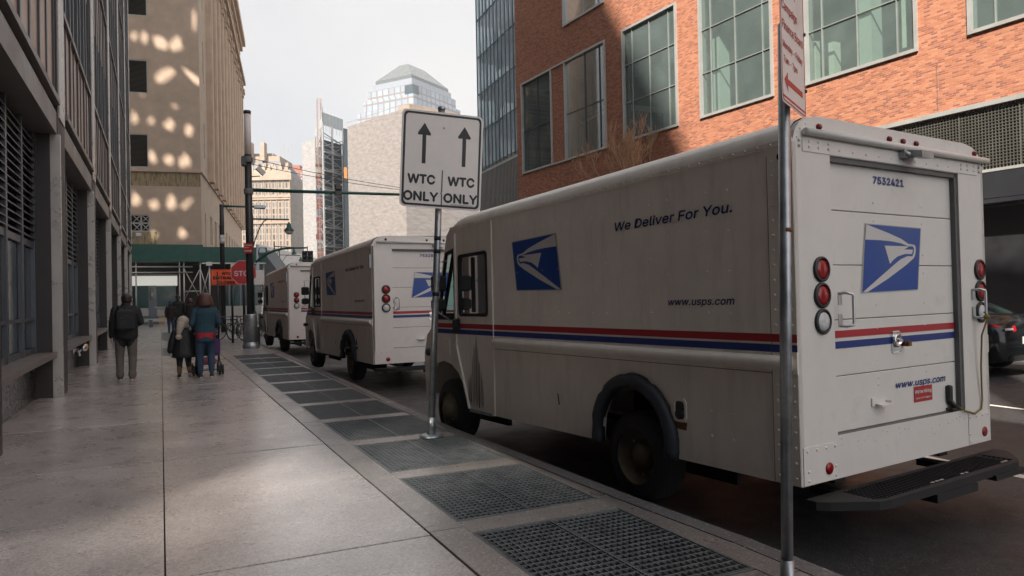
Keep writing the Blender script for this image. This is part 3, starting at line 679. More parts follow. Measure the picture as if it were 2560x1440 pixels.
OB = empty('office_building', (-1.8, 20, 0), 0, 'tall grey office building along the left edge with granite piers, louvres and tan panels above', 'office building')
def ob(): return MB((1.8, -20, 0))
PX = -1.47; WX = -1.86; UX = -1.60; PY = [7.3+6.7*k for k in range(6)]; YE = 47.5
for y in PY[1:]+[46.5]:
    m = ob(); m.box(-2.4, PX-.02, y, y+1.0, 0, 28); m.mat(1); m.box(-1.56, PX, y+.12, y+.88, 4.6, 27.9)  # pale strips: light on the street faces put into colour
    m.mat(2); m.box(-1.6, PX+.012, y-.006, y+.12, 0, 4.3); m.build('pier', [MT['pier'], MT['pierl'], MT['pierl']], OB)
FZ = [4.86, 8.86, 12.86, 16.86, 20.86, 24.86]
for y in PY:
    y0 = y+1.0 if y > 8 else 9.06; y1 = y+6.7 if y < 40 else 46.5
    # beam over the ground floor with its slot and ledge
    m = ob(); m.box(WX-.4, PX-.03, y0+.002, y1-.002, 4.30, 4.66); m.mat(1); m.box(WX, PX-.09, y0+.002, y1-.002, 4.662, 4.76); m.mat(0); m.box(WX, PX+.03, y0+.002, y1-.05, 4.762, 4.86)
    m.build('beam', [MT['beam'], MT['mull']], OB)
    # upper floors: spandrels, glass and mullions, one storey at a time
    n = 4 if y > 8 else 3
    for z in FZ:
        zt = z+4 if z < 24 else 28
        m = ob()
        m.mat(0)
        for i in range(n):
            a = y0+(y1-y0)*i/n; b = y0+(y1-y0)*(i+1)/n; c = b-.42*(b-a)
            m.box(UX-.3, UX+.06, a+.04, b-.04, z, z+1.75)
            m.mat(3); m.box(UX+.02, UX+.12, a+.05, b-.05, z+1.76, z+1.86); m.mat(0)
        m.mat(1); m.box(UX-.3, UX+.05, y0, y1, z+1.86, zt-.01)
        m.mat(2)
        for i in range(n+1):
            a = y0+(y1-y0)*i/n; a = min(max(a, y0+.05), y1-.05); m.box(UX, UX+.09, a-.05, a+.05, z, zt)
            if i < n:
                c = a+(y1-y0)/n*.5; m.box(UX, UX+.08, c-.05, c+.05, z, zt)
        m.build('curtain_wall', [MT['spand'], MT['oglass'], MT['mull'], MT['beam']], OB)
    # ground floor: black base, sill, framed windows, louvres over them
    m = ob(); m.box(-2.4, WX+.02, y0, y1, 0, .66); m.build('base', MT['base'], OB)
    m = ob(); m.box(WX-.2, PX-.06, y0+.01, y1-.01, .662, .74); m.build('window_sill', MT['beam'], OB)
    nb = 5 if y > 8 else 4; bw = (y1-y0)/nb
    m = ob()
    for i in range(nb+1):
        a = min(max(y0+bw*i, y0+.05), y1-.05); m.bbox(WX-.02, WX+.05, a-.055, a+.055, .745, 4.3, .008)
    for i in range(nb):
        a = y0+bw*i+.052; b = y0+bw*(i+1)-.052
        for z, h in ((.745, .09), (1.26, .05), (2.42, .1)): m.box(WX, WX+.03, a, b, z, z+h)
        m.box(WX-.01, WX+.012, a, a+.035, .835, 2.42); m.box(WX-.01, WX+.012, b-.035, b, .835, 2.42)
    f = m.build('window_frame', MT['frame'], OB)
    m = ob(); m.box(WX-.06, WX-.015, y0, y1, .75, 2.45); m.build('glazing', MT['oglass'], f)
    m = ob()
    for i in range(nb):
        a = y0+bw*i+.055; b = y0+bw*(i+1)-.055
        for j in range(15):
            z = 2.56+.112*j; m.hexa([(WX-.04, a, z+.07), (WX+.05, a, z), (WX+.05, b, z), (WX-.04, b, z+.07), (WX-.04, a, z+.085), (WX+.05, a, z+.02), (WX+.05, b, z+.02), (WX-.04, b, z+.085)])
    m.mat(1); m.box(WX-.1, WX-.07, y0, y1, 2.45, 4.3)
    m.build('louvre', [MT['louv'], MT['dark']], OB)
m = ob(); m.box(-30, -12.2, 5, YE, 0, 30); m.box(-12.19, -2.41, 10.6, YE, 0, 30); m.box(-30, PX, -60, -24, 0, 30); m.box(-30, -12.2, -23.99, 4.99, 0, 13.3); m.box(-12.19, PX, -23.99, -13.5, 0, 13.3)
# unseen street wall, its opening added to let sun onto the sidewalk
m.plate([(-13.49, 0), (8.97, 0), (8.97, 30), (5, 30), (5, 13.3), (-13.49, 13.3)], lambda y, z: (PX, y, z), (-.15, 0, 0), [[(-4.5, .2), (8.9, .2), (8.9, 5.5), (-1.0, 5.5)]])
m.box(-2.4, -2.3, 9.6, 10.59, 0, 30)
random.seed(12); y = -23.98  # unseen roof fins, added to streak sunlight over the road
while y < 3.5:
    w_ = random.uniform(.4, 1.1); m.box(PX-.8, PX, y, min(4.98, y+w_), 13.31, 29.3); y += w_+random.uniform(1.4, 3.0)
m.box(PX-.8, PX, -23.98, 4.98, 29.31, 30)
m.build('main_block', MT['pier'], OB)
def sun_filter_mat():
    # added unseen netting sheet: uneven so sun falls in soft patches on the sidewalk
    m = bpy.data.materials.new('netting sheet'); m.use_nodes = True; t = m.node_tree; t.nodes.clear()
    tc = N(t, 'ShaderNodeTexCoord'); no = N(t, 'ShaderNodeTexNoise'); no.inputs['Scale'].default_value = .42; no.inputs['Detail'].default_value = 3
    mr = N(t, 'ShaderNodeMapRange'); mr.inputs[1].default_value = .38; mr.inputs[2].default_value = .62; mr.inputs[3].default_value = .12; mr.inputs[4].default_value = .95
    df = N(t, 'ShaderNodeBsdfDiffuse'); df.inputs[0].default_value = (.3, .24, .16, 1); tr = N(t, 'ShaderNodeBsdfTransparent'); mx = N(t, 'ShaderNodeMixShader'); o = N(t, 'ShaderNodeOutputMaterial')
    t.links.new(tc.outputs['Object'], no.inputs['Vector']); t.links.new(no.outputs[0], mr.inputs[0])
    # transparency fades at one end to keep the nearest pavement dim
    dt = N(t, 'ShaderNodeVectorMath', operation='DOT_PRODUCT'); dt.inputs[1].default_value = (0, 1, .746); t.links.new(tc.outputs['Object'], dt.inputs[0])
    r2 = N(t, 'ShaderNodeMapRange', interpolation_type='SMOOTHSTEP'); r2.inputs[1].default_value = 3.4-20; r2.inputs[2].default_value = 8.6-20; r2.inputs[3].default_value = .05; r2.inputs[4].default_value = 1
    ml = N(t, 'ShaderNodeMath', operation='MULTIPLY'); t.links.new(dt.outputs['Value'], r2.inputs[0]); t.links.new(mr.outputs[0], ml.inputs[0]); t.links.new(r2.outputs[0], ml.inputs[1]); t.links.new(ml.outputs[0], mx.inputs[0]); t.links.new(df.outputs[0], mx.inputs[1]); t.links.new(tr.outputs[0], mx.inputs[2]); t.links.new(mx.outputs[0], o.inputs[0])
    return m
m = ob(); m.poly([(-12.1, -13.4, 6), (-12.1, 6.5, 6), (-12.1, 6.5, 29), (-12.1, -13.4, 29)]); m.build('sun_filter_net', sun_filter_mat(), OB)
m = ob()
# unseen tower, added and angled to throw the slanting shadow on the brick wall
tw = [(-27.8, -18.9), (-19.2, -3.6), (-3.0, 25.1), (-3.0, 45.5), (-14, 45.5), (-14, 20), (-29.5, 5), (-29.5, -19.6)]
for i in range(9):
    z0 = 30.02+4*i; m.mat(0); m.loft([[(x, y, z0) for x, y in tw], [(x, y, z0+1.3) for x, y in tw]])
    m.mat(1); m.loft([[(x*.998-.03, y*.998, z0+1.302) for x, y in tw], [(x*.998-.03, y*.998, z0+3.998) for x, y in tw]])
m.build('shadow_tower', [MT['pier'], MT['oglass']], OB)
# security camera on the far corner of the office building
c = at_y(344, 590, 46.8)
m = MB(); m.tube((PX, 46.9, c.z-.1), (c.x, 46.8, c.z-.08), .03); m.mat(1); m.bbox(c.x-.08, c.x+.2, 46.6, 46.85, c.z-.06, c.z+.16, .03)
tag(m.build('security_camera', [MT['galv'], MT['embw']]), 'small white security camera bracketed to the far corner of the left building', 'camera')
# fire hose connection
c = at_x(190, 872, -1.72)
S_ = empty('fire_hose_connection', (-1.78, c.y, c.z), 0, 'chrome twin fire hose connection with a yellow cap under the left window sill', 'fire hydrant')
m = MB(); m.lathe([(.11, 0), (.11, .02), (.06, .03), (.06, .12)], (0, 0, 0), (1, 0, 0), 16); m.tube((.1, 0, 0), (.2, -.12, .02), .05); m.tube((.1, 0, 0), (.2, .14, .03), .05); m.ball((.11, 0, 0), .075); m.tube((.1, 0, -.02), (.13, 0, -.17), .03)
m.build('pipe', MT['chrome'], S_)
for dy, mt in ((-.12, 'chrome'), (.14, 'yellow')):
    if mt == 'yellow': MT['yellow'] = mat('yellow cap', (.55, .28, .02), .4)
    m = MB(); m.lathe([(.06, 0), (.075, .01), (.075, .06), (.05, .075), (.01, .08)], (.2, dy, .02), (.85, .5 if dy > 0 else -.5, .05), 14)
    for a in (0, 2.1, 4.2): m.ball((.24, dy*1.25+.07*math.cos(a), .02+.07*math.sin(a)), .016, 6, 4)
    m.build('cap', MT[mt], S_)
# ================================================================== tan stone building with pilasters
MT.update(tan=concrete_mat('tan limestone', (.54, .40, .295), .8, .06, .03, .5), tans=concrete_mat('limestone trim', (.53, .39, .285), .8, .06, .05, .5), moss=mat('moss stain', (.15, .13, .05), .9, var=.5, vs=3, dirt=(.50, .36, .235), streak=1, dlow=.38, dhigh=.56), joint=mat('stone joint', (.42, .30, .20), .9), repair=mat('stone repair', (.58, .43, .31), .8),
  dglass=mat('dark window', (.03, .032, .035), .12, var=.2, spec=.8), wframe=mat('pale window frame', (.42, .40, .36), .5), louv2=mat('bronze louvre', (.12, .10, .075), .5, .4, var=.2))
a9 = math.radians(8.9); TBL = Vector((3.14, 66, 0))
TB = empty('stone_building', TBL, -a9, 'tall tan limestone building at the end of the sidewalk, tall pilasters on its right side', 'building')
# local frame: x to the right along the front, y away along the side; the corner is at the origin
def wallp(mb, u0, u1, z0, z1, holes, mp, th): mb.plate([(u0, z0), (u1, z0), (u1, z1), (u0, z1)], mp, th, [[(a, c), (b, c), (b, d), (a, d)] for a, b, c, d in holes])
def loc(u, v):   # pixel on the front plane -> local (x, z)
    d = ray(u, v); n = Vector((math.sin(a9), math.cos(a9), 0)); t = n.dot(TBL-CAMP)/n.dot(d); P = CAMP+d*t-TBL
    return P.dot(Vector((math.cos(a9), -math.sin(a9), 0))), P.z
fw = []
for (u0, v0, u1, v1) in ((322, -70, 368, 41), (323, 147, 370, 234), (325, 333, 372, 419), (330, 536, 375, 579)):
    x0, z1 = loc(u0, v0); x1, z0 = loc(u1, v1); fw.append((x0-.35, x1, z0, z1))
m = MB()
wallp(m, -14, 0, 0, 41, fw, lambda x, z: (x, 0, z), (0, .5, 0))
zl = 12.25
m.box(-14, .12, -.16, -.002, zl, zl+.12); m.box(.002, .14, .0, 52, zl, zl+.12)
m.box(-14.0, -.0, .52, 52, 0, .4); m.box(-14, -13.6, .5, 52, .4, 41); m.box(-13.59, -.01, 51.6, 52, .4, 41); m.box(-13.6, 0, .5, 51.6, 40.5, 40.9)
# side wall with windows between the pilasters
sh = []
NP = 11; sp = 4.15; s0 = 5.6
for k in range(NP):
    y = s0+k*sp+1.25; sh.append((y, y+1.75, 14.2, 33.0))
    for z0, z1 in ((3.5, 5.2), (6.8, 9.4)):
        sh.append((y-.1, y+.75, z0, z1)); sh.append((y+1.05, y+1.9, z0, z1))
for z0, z1 in ((5.9, 9.2), (14.0, 17.0), (20.6, 24.2), (27, 30.2), (33.4, 36)): sh.append((2.6, 3.3, z0, z1))
for k in range(NP): y = s0+k*sp+1.45; sh.append((y, y+1.4, 35.6, 38.2))
wallp(m, .5, 52, 0, 41, sh, lambda y, z: (0, y, z), (-.5, 0, 0))
m.build('wall', MT['tan'], TB)
m = MB(); m.box(-.56, -.52, 1, 51.5, .5, 40.4); m.build('side_glazing', MT['dglass'], TB)
for k in range(NP+1):
    y = s0+k*sp
    m = MB(); m.box(.002, .42, y-.05, y+1.2, 12.4, 32.4); m.box(.002, .5, y-.12, y+1.27, 12.372, 13.3); m.box(.42, .5, y+.15, y+1.0, 13.31, 32.3)
    m.box(.002, .6, y-.15, y+1.3, 32.402, 32.9); m.box(.002, .75, y-.22, y+1.37, 32.902, 33.5); m.box(.002, .55, y-.05, y+1.2, 33.502, 34.2); m.build('pilaster', MT['tans'], TB)
    if k < NP:
        m = MB()
        for z in [14.4+2.35*i for i in range(8)]: m.box(-.3, -.12, y+1.25, y+3.0, z, z+.75)
        m.box(-.3, -.1, y+2.05, y+2.2, 14.2, 33); m.build('window_bay', MT['louv2'], TB)
m = MB(); m.box(.002, .9, s0-2.6, 52, 34.202, 34.7); m.box(.002, .55, s0-2.6, 52, 39.4, 40.2); m.box(.002, .95, s0-2.8, 52.2, 40.202, 41.05)
for k in range(NP): y = s0+k*sp+1.05; m.box(.002, .3, y, y+2.2, 38.3, 38.7); m.box(.002, .35, y-.2, y+.1, 35.3, 39.3)
m.build('cornice', MT['tans'], TB)
for i, (x0, x1, z0, z1) in enumerate(fw):
    m = MB(); t = .09
    m.plate([(x0-.02, z0-.02), (x1+.02, z0-.02), (x1+.02, z1+.02), (x0-.02, z1+.02)], lambda x, z: (x, .03, z), (0, .12, 0), [[(x0+t, z0+t), (x1-t, z0+t), (x1-t, z1-t), (x0+t, z1-t)]])
    if i == 3:
        xm = (x0+x1+.35)/2; zm = (z0+z1)/2; m.box(xm-.06, xm+.06, .06, .12, z0, z1); m.box(x0, x1, .062, .118, zm-.06, zm+.06)
        for a, b in ((x0+.35, xm), (xm, x1)):
            for c, d in ((z0, zm), (zm, z1)): m.tube((a, .1, c), (b, .1, d), .04); m.tube((a, .1, d), (b, .1, c), .04)
    m.mat(1); m.box(x0, x1, .3, .34, z0, z1)
    if i < 3:
        m.mat(2); n = 26 if i else 34
        for j in range(n):
            z = z0+t+(z1-z0-2*t)*j/n; m.hexa([(x0+t, .08, z), (x1-t, .08, z), (x1-t, .2, z+.06), (x0+t, .2, z+.06), (x0+t, .08, z+.02), (x1-t, .08, z+.02), (x1-t, .2, z+.08), (x0+t, .2, z+.08)])
    m.build('vent', [MT['wframe'], MT['dark'], MT['louv2']], TB)
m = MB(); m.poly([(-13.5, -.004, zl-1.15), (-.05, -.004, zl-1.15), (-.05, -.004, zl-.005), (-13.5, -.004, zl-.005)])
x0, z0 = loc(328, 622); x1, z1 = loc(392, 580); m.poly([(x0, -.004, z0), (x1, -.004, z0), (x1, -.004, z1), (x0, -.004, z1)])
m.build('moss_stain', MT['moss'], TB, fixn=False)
# unseen perforated screen, added so sunlight falls in patches onto the tan building
def thrown(u, v):
    d = ray(u, v); n = Vector((math.sin(a9), math.cos(a9), 0)); t = n.dot(TBL-CAMP)/n.dot(d); P = CAMP+d*t; q = P+SUN*((46.6-P.y)/SUN.y); return q.x, q.z
random.seed(4)
holes = []
for u, v, a, b, rot in ((340, 92, 9, 12, 0), (362, 97, 8, 14, .2), (404, 112, 14, 15, .3), (441, 112, 11, 16, .1), (488, 52, 6, 26, .15), (414, 192, 20, 14, -.7), (484, 196, 6, 24, -.5), (338, 299, 8, 12, 0), (381, 304, 9, 13, .2), (426, 315, 10, 13, .2), (474, 326, 11, 13, .1), (384, 395, 8, 11, 0), (424, 402, 9, 12, .2), (464, 404, 9, 14, .1), (341, 500, 9, 12, 0), (386, 514, 8, 12, -.1), (431, 508, 11, 14, .2), (470, 512, 10, 14, .5), (387, 590, 8, 10, 0), (459, 588, 9, 10, .3), (356, 240, 5, 4, 0), (440, 268, 8, 4, .1)):
    h = []; sx_ = random.uniform(1.3, 2.0); sy_ = random.uniform(1.2, 1.9); rot += random.uniform(-.4, .5)
    for k in range(9):
        t = 2*math.pi*k/9; r = random.uniform(.62, 1.12); x = a*r*math.cos(t)*sx_; y = b*r*math.sin(t)*sy_
        h.append(thrown(u+x*math.cos(rot)-y*math.sin(rot), v+x*math.sin(rot)+y*math.cos(rot)))
    holes.append(h)
m = ob(); m.plate([(-36, 30.02), (-13, 30.02), (-13, 66), (-36, 66)], lambda x, z: (x, 46.6, z), (0, .15, 0), holes); m.build('sun_patch_screen', MT['blk'], OB)
# ================================================================== brick building on the right
MT.update(brick=brick_mat('red brick', (.38, .128, .072), (.54, .228, .13), (.27, .105, .075), (.42, .24, .15), .172, .052), wal=mat('aluminium window frame', (.46, .46, .44), .4, .3, var=.1),
  bglass=filmed('dusty window glass', (.70, .84, .79), (.26, .33, .32), .34, .15), wmul=mat('window glazing bar', (.34, .36, .34), .4, .3), room=mat('room wall', (.50, .53, .49), .8, var=.08), roomd=mat('room ceiling', (.38, .41, .39), .8), gril=mat('grille bars', (.19, .185, .16), .45, .5), gar=mat('dark shutter', (.014, .014, .017), .6, var=.3, vs=3), pan=mat('grey cladding panel', (.03, .032, .038), .45, .2, var=.1), cur=mat('blind', (.62, .62, .55), .8))
BK = 20/17.5
bn = Vector((1, .058, 0)).normalized(); bd = Vector((-bn.y, bn.x, 0)); BO = Vector((17.5, 22, 0))
BB = empty('brick_building', BO, math.atan2(-bd.x, bd.y), 'red brick building with large grid windows across the street, half in sunlight', 'brick building')
def bl(u, v):
    d = ray(u, v); t = bn.dot(BO-CAMP)/bn.dot(d); P = CAMP+d*t-BO; return P.dot(bd), P.z
yl, _ = bl(1292, 300)
wins = []
def addw(uL, uR, z0, z1, vs_, hs, ref=300):
    a = bl(uR, ref)[0]; b = bl(uL, ref)[0]
    vv = [bl(x, ref)[0] for x in vs_]; wins.append((a, b, z0, z1, vv, hs))
ZB, ZT = 7.72, 12.33
addw(1306, 1381, ZB, ZT, [1344], [9.85]); addw(1414, 1517, ZB, ZT, [1463, 1500], [9.85])
addw(1561, 1697, ZB, ZT, [1583, 1626, 1674], [9.3, 10.85]); addw(1754, 1937, ZB, ZT, [1780, 1841, 1910], [9.3, 10.85])
addw(2020, 2300, ZB, ZT, [2059, 2147, 2247], [9.3, 10.85])
b0 = bl(2424, 100)[0]
wins.append((b0-3.7, b0, ZB, ZT, [b0-.6, b0-1.85, b0-3.1], [9.3, 10.85])); wins.append((b0-8.6, b0-4.9, ZB, ZT, [b0-5.5, b0-6.75, b0-8], [9.3, 10.85]))
ref = wins[:]
wins.append((ref[1][0], ref[1][1], 13.95, 18.5, ref[1][4], [15.5, 17]))
for r_ in ref[2:]: wins.append((r_[0], r_[1], 13.95, 18.5, r_[4], [15.5, 17]))
HB = 24; YN = -34
m = MB()
holes = [(a, b, z0, z1) for a, b, z0, z1, _, _ in wins]
gy1 = bl(2160, 300)[0]; gy0 = -24
wallp(m, YN, yl, 5.98, HB, holes, lambda y, z: (0, y, z), (.35, 0, 0))
m.box(.36, 14, yl-.3, yl, 0, HB); m.box(0, .35, gy1+.4, yl, 0, 5.978); m.box(.36, 14, YN, YN+.3, 0, HB); m.box(.36, 14, YN+.31, yl-.31, HB-.4, HB)
m.build('wall', MT['brick'], BB)
m = MB(); m.box(-.006, -.001, gy1-2.1, gy1-2.088, 5.98, 7.2); m.box(-.006, -.001, ref[4][1]+.5, ref[4][1]+.512, 12.4, 24); m.build('movement_joint', MT['trim'], BB)
BB.scale = (BK, BK, BK); BB.location = CAMP+(BO-CAMP)*BK
# each window
for i, (a, b, z0, z1, vv, hs) in enumerate(wins):
    m = MB(); t = .075
    m.plate([(a-.015, z0-.015), (b+.015, z0-.015), (b+.015, z1+.015), (a-.015, z1+.015)], lambda y, z: (-.07, y, z), (.3, 0, 0), [[(a+t, z0+t), (b-t, z0+t), (b-t, z1-t), (a+t, z1-t)]])
    m.mat(1)
    for y in vv: m.box(.01, .09, y-.014, y+.014, z0+t, z1-t)
    for z in hs:
        ys_ = sorted([a+t]+[y for y in vv]+[b-t])
        for p, q in zip(ys_, ys_[1:]): m.box(.012, .088, p+.015, q-.015, z-.014, z+.014)
    f = m.build('window', [MT['wal'], MT['frame'] if i < 2 else MT['wmul']], BB)  # first two windows lie in shade: bars painted darker
    m = MB(); m.poly([(.05, a+t, z0+t), (.05, b-t, z0+t), (.05, b-t, z1-t), (.05, a+t, z1-t)]); m.build('pane', MT['bglass'], f)
m = MB(); a = wins[0][0]; b = wins[1][1]
for z in (ZB-.02, ZT-.055): m.box(-.06, .02, b+.02, a-.02, z, z+.075)
m.build('window_band', MT['wal'], BB)
# rooms behind the glass
m = MB()
for z0, z1 in ((7.0, 12.9), (13.4, 19)):
    m.mat(1); m.box(.36, 6, YN+.4, yl-.4, z1, z1+.4); m.mat(0); m.box(.36, 6, YN+.4, yl-.4, z0-.3, z0); m.box(5.9, 6.1, YN+.4, yl-.4, z0, z1)
    for y in [-30, -24.5, -19, -13.6, -9.3, -7.1, -1.0, 1.0, 5.0, 9.1]: m.box(1.1, 1.6, y-.2, y+.25, z0, z1)
    m.mat(1); m.box(.5, 1.5, YN+.5, yl-.5, z1-.7, z1-.002)
m.mat(2); m.box(1.0, 1.9, -8.7, -8.3, 7.0, 10.2); m.box(1.3, 1.5, -5.2, -4.3, 7, 9.5); m.box(.6, .9, -6.4, -6.2, 7, 9.0); m.box(.8, 1.0, -12.2, -11.6, 7, 12.2)
m.build('interior', [MT['room'], MT['roomd'], MT['cur']], BB)
# grille, cladding band and dark garage mouth
m = MB(); m.box(-.05, .3, gy0, gy1, 5.86, 5.976); m.box(-.03, .3, gy1, gy1+.1, 4.25, 5.86); m.box(-.02, .3, gy0, gy1, 4.26, 4.33)
m.mat(1)
y = gy1-.09
while y > -17.5: m.box(.06, .09, y, y+.018, 4.33, 5.86); y -= .078
z = 4.42
while z < 5.85: m.box(.052, .098, -17.5, gy1, z, z+.016); z += .075
y = gy1-1.2
while y > -17: m.box(.045, .11, y, y+.03, 4.33, 5.86); y -= 1.4
m.build('grille', [MT['wal'], MT['gril']], BB)
m = MB(); m.box(.9, 1.0, -20, gy1+.3, 4.0, 5.97); m.box(.31, .9, -20, gy1+.3, 5.977, 6.05); m.build('grille_void', MT['dark'], BB)
m = MB(); y = gy1+.38
while y > -22: m.box(-.02, .3, y-1.55, y-.012, 3.62, 4.24); y -= 1.56
m.box(-.06, .3, -22, gy1+.38, 3.5, 3.6); m.build('cladding_band', MT['pan'], BB)
m = MB(); m.box(.6, .8, -22, gy1+.39, -.06, 3.6); m.box(0, .6, gy1+.1, gy1+.39, -.06, 3.5); m.box(.1, .6, -22, gy1, 3.45, 3.5); m.build('garage_mouth', MT['gar'], BB)
# ================================================================== far buildings
def facade_mat(name, wall, glassc, bw, bh, mw=.3, rough=.3, wob=.3, ax='xy'):
    # a grid of window panes drawn in the material of a far wall: bw x bh cells with mw of wall between
    m, t, p = _nt(name)
    tc = N(t, 'ShaderNodeTexCoord'); sp = N(t, 'ShaderNodeSeparateXYZ'); t.links.new(tc.outputs['Object'], sp.inputs[0])
    add = N(t, 'ShaderNodeMath', operation='ADD'); t.links.new(sp.outputs[0], add.inputs[0]); t.links.new(sp.outputs[1], add.inputs[1])
    cb = N(t, 'ShaderNodeCombineXYZ'); t.links.new(add.outputs[0], cb.inputs[0]); t.links.new(sp.outputs[2], cb.inputs[1])
    br = N(t, 'ShaderNodeTexBrick'); br.offset = 0; br.inputs['Scale'].default_value = 1; br.inputs['Brick Width'].default_value = bw; br.inputs['Row Height'].default_value = bh
    br.inputs['Mortar Size'].default_value = mw; br.inputs['Mortar Smooth'].default_value = 0; br.inputs['Bias'].default_value = 0
    br.inputs['Color1'].default_value = (*[c*(1-wob) for c in glassc], 1); br.inputs['Color2'].default_value = (*[min(1, c*(1+wob)) for c in glassc], 1); br.inputs['Mortar'].default_value = (*wall, 1)
    t.links.new(cb.outputs[0], br.inputs['Vector']); t.links.new(br.outputs['Color'], p.inputs['Base Color'])
    mr = N(t, 'ShaderNodeMapRange'); mr.inputs[3].default_value = rough; mr.inputs[4].default_value = .8; t.links.new(br.outputs['Fac'], mr.inputs[0]); t.links.new(mr.outputs[0], p.inputs['Roughness'])
    return m
def relief_mat(name, col):
    # stone tiles figured with slanting veins that change direction from tile to tile
    m, t, p = _nt(name); p.inputs['Roughness'].default_value = .7
    tc = N(t, 'ShaderNodeTexCoord'); sp = N(t, 'ShaderNodeSeparateXYZ'); t.links.new(tc.outputs['Object'], sp.inputs[0])
    ad = N(t, 'ShaderNodeMath', operation='SUBTRACT'); t.links.new(sp.outputs[0], ad.inputs[0]); t.links.new(sp.outputs[1], ad.inputs[1])
    cb = N(t, 'ShaderNodeCombineXYZ'); t.links.new(ad.outputs[0], cb.inputs[0]); t.links.new(sp.outputs[2], cb.inputs[1])
    rot = N(t, 'ShaderNodeMapping'); rot.inputs['Rotation'].default_value = (0, 0, .785); t.links.new(cb.outputs[0], rot.inputs['Vector'])
    br = N(t, 'ShaderNodeTexBrick'); br.inputs['Scale'].default_value = 1; br.inputs['Brick Width'].default_value = 3.4; br.inputs['Row Height'].default_value = 1.7; br.inputs['Mortar Size'].default_value = .05
    br.inputs['Color1'].default_value = (0, 0, 0, 1); br.inputs['Color2'].default_value = (1, 1, 1, 1); br.inputs['Mortar'].default_value = (.2, .2, .2, 1); t.links.new(rot.outputs[0], br.inputs['Vector'])
    vs = []
    for a in (.35, 1.25):
        mp = N(t, 'ShaderNodeMapping'); mp.inputs['Rotation'].default_value = (0, 0, a); mp.inputs['Scale'].default_value = (.25, 1.1, 1); t.links.new(cb.outputs[0], mp.inputs['Vector'])
        no = N(t, 'ShaderNodeTexNoise'); no.inputs['Scale'].default_value = 1.7; no.inputs['Detail'].default_value = 7; no.inputs['Roughness'].default_value = .62; t.links.new(mp.outputs[0], no.inputs['Vector']); vs.append(no)
    gt = N(t, 'ShaderNodeMath', operation='GREATER_THAN'); gt.inputs[1].default_value = .5; t.links.new(br.outputs['Color'], gt.inputs[0])
    mixf = N(t, 'ShaderNodeMix'); t.links.new(gt.outputs[0], mixf.inputs[0]); t.links.new(vs[0].outputs[0], mixf.inputs[2]); t.links.new(vs[1].outputs[0], mixf.inputs[3])
    mr = N(t, 'ShaderNodeMapRange'); mr.inputs[1].default_value = .35; mr.inputs[2].default_value = .6; mr.inputs[3].default_value = .74; mr.inputs[4].default_value = 1.08; t.links.new(mixf.outputs[0], mr.inputs[0])
    ml = N(t, 'ShaderNodeMix', data_type='RGBA', blend_type='MULTIPLY'); ml.inputs[0].default_value = 1; ml.inputs[6].default_value = (*col, 1); t.links.new(mr.outputs[0], ml.inputs[7])
    m2 = N(t, 'ShaderNodeMix', data_type='RGBA', blend_type='MULTIPLY'); m2.inputs[7].default_value = (.82, .80, .78, 1); t.links.new(br.outputs['Fac'], m2.inputs[0]); t.links.new(ml.outputs[2], m2.inputs[6]); t.links.new(m2.outputs[2], p.inputs['Base Color'])
    return m
MT.update(marble=relief_mat('figured marble cladding', (.28, .25, .233)), marblew=relief_mat('white panel cladding', (.36, .34, .33)),
  scaf=mat('galvanised lattice', (.34, .33, .32), .5, .3), tglass=mat('tower glass', (.05, .075, .085), .1, var=.4, vs=.12, spec=.8), mast=mat('hoist mast', (.30, .2, .16), .6),
  redm=mat('red hoist', (.16, .05, .05), .6, var=.3), bluem=mat('blue sheeting', (.06, .09, .16), .6), mesh=mat('white netting sheet', (.42, .44, .44), .8),
  orn=facade_mat('ornate stone front', (.36, .28, .215), (.12, .125, .13), 1.16, 2.25, .24, wob=.5), ornp=mat('ornate stone', (.36, .28, .215), .8, var=.2, vs=.5), slate=mat('slate mansard', (.16, .17, .19), .6, var=.2),
  redt=facade_mat('red tower front', (.20, .115, .10), (.34, .31, .30), 1.5, 2.0, .45, wob=.5), redb=mat('red brick penthouse', (.30, .13, .10), .8),
  afg=facade_mat('glass tower front', (.22, .18, .16), (.29, .345, .41), 4.4, 4.3, .5, rough=.15, wob=.12), afb=mat('glass tower band', (.27, .30, .34), .3, var=.1), cop=mat('green glass roof', (.155, .17, .17), .25, .3, var=.1),
  corr=mat('corrugated cladding', (.22, .22, .21), .5, .4), conw=mat('pale concrete', (.62, .57, .53), .8, var=.08))
def hd(p): return Vector((p.x, p.y, 0))
def block(name, pts, z0, z1, mt, parent=None, loc=(0, 0, 0)):
    m = MB(); L = Vector(loc); m.loft([[(p.x-L.x, p.y-L.y, z0-L.z) for p in pts], [(p.x-L.x, p.y-L.y, z1-L.z) for p in pts]]); return m.build(name, mt, parent)
def boxpts(corner, left, depth_dir=None, right=None):
    # corner nearest the camera, left and right neighbours on the ground
    c = hd(corner); l = hd(left); r = hd(right); return [c, r, r+l-c, l]
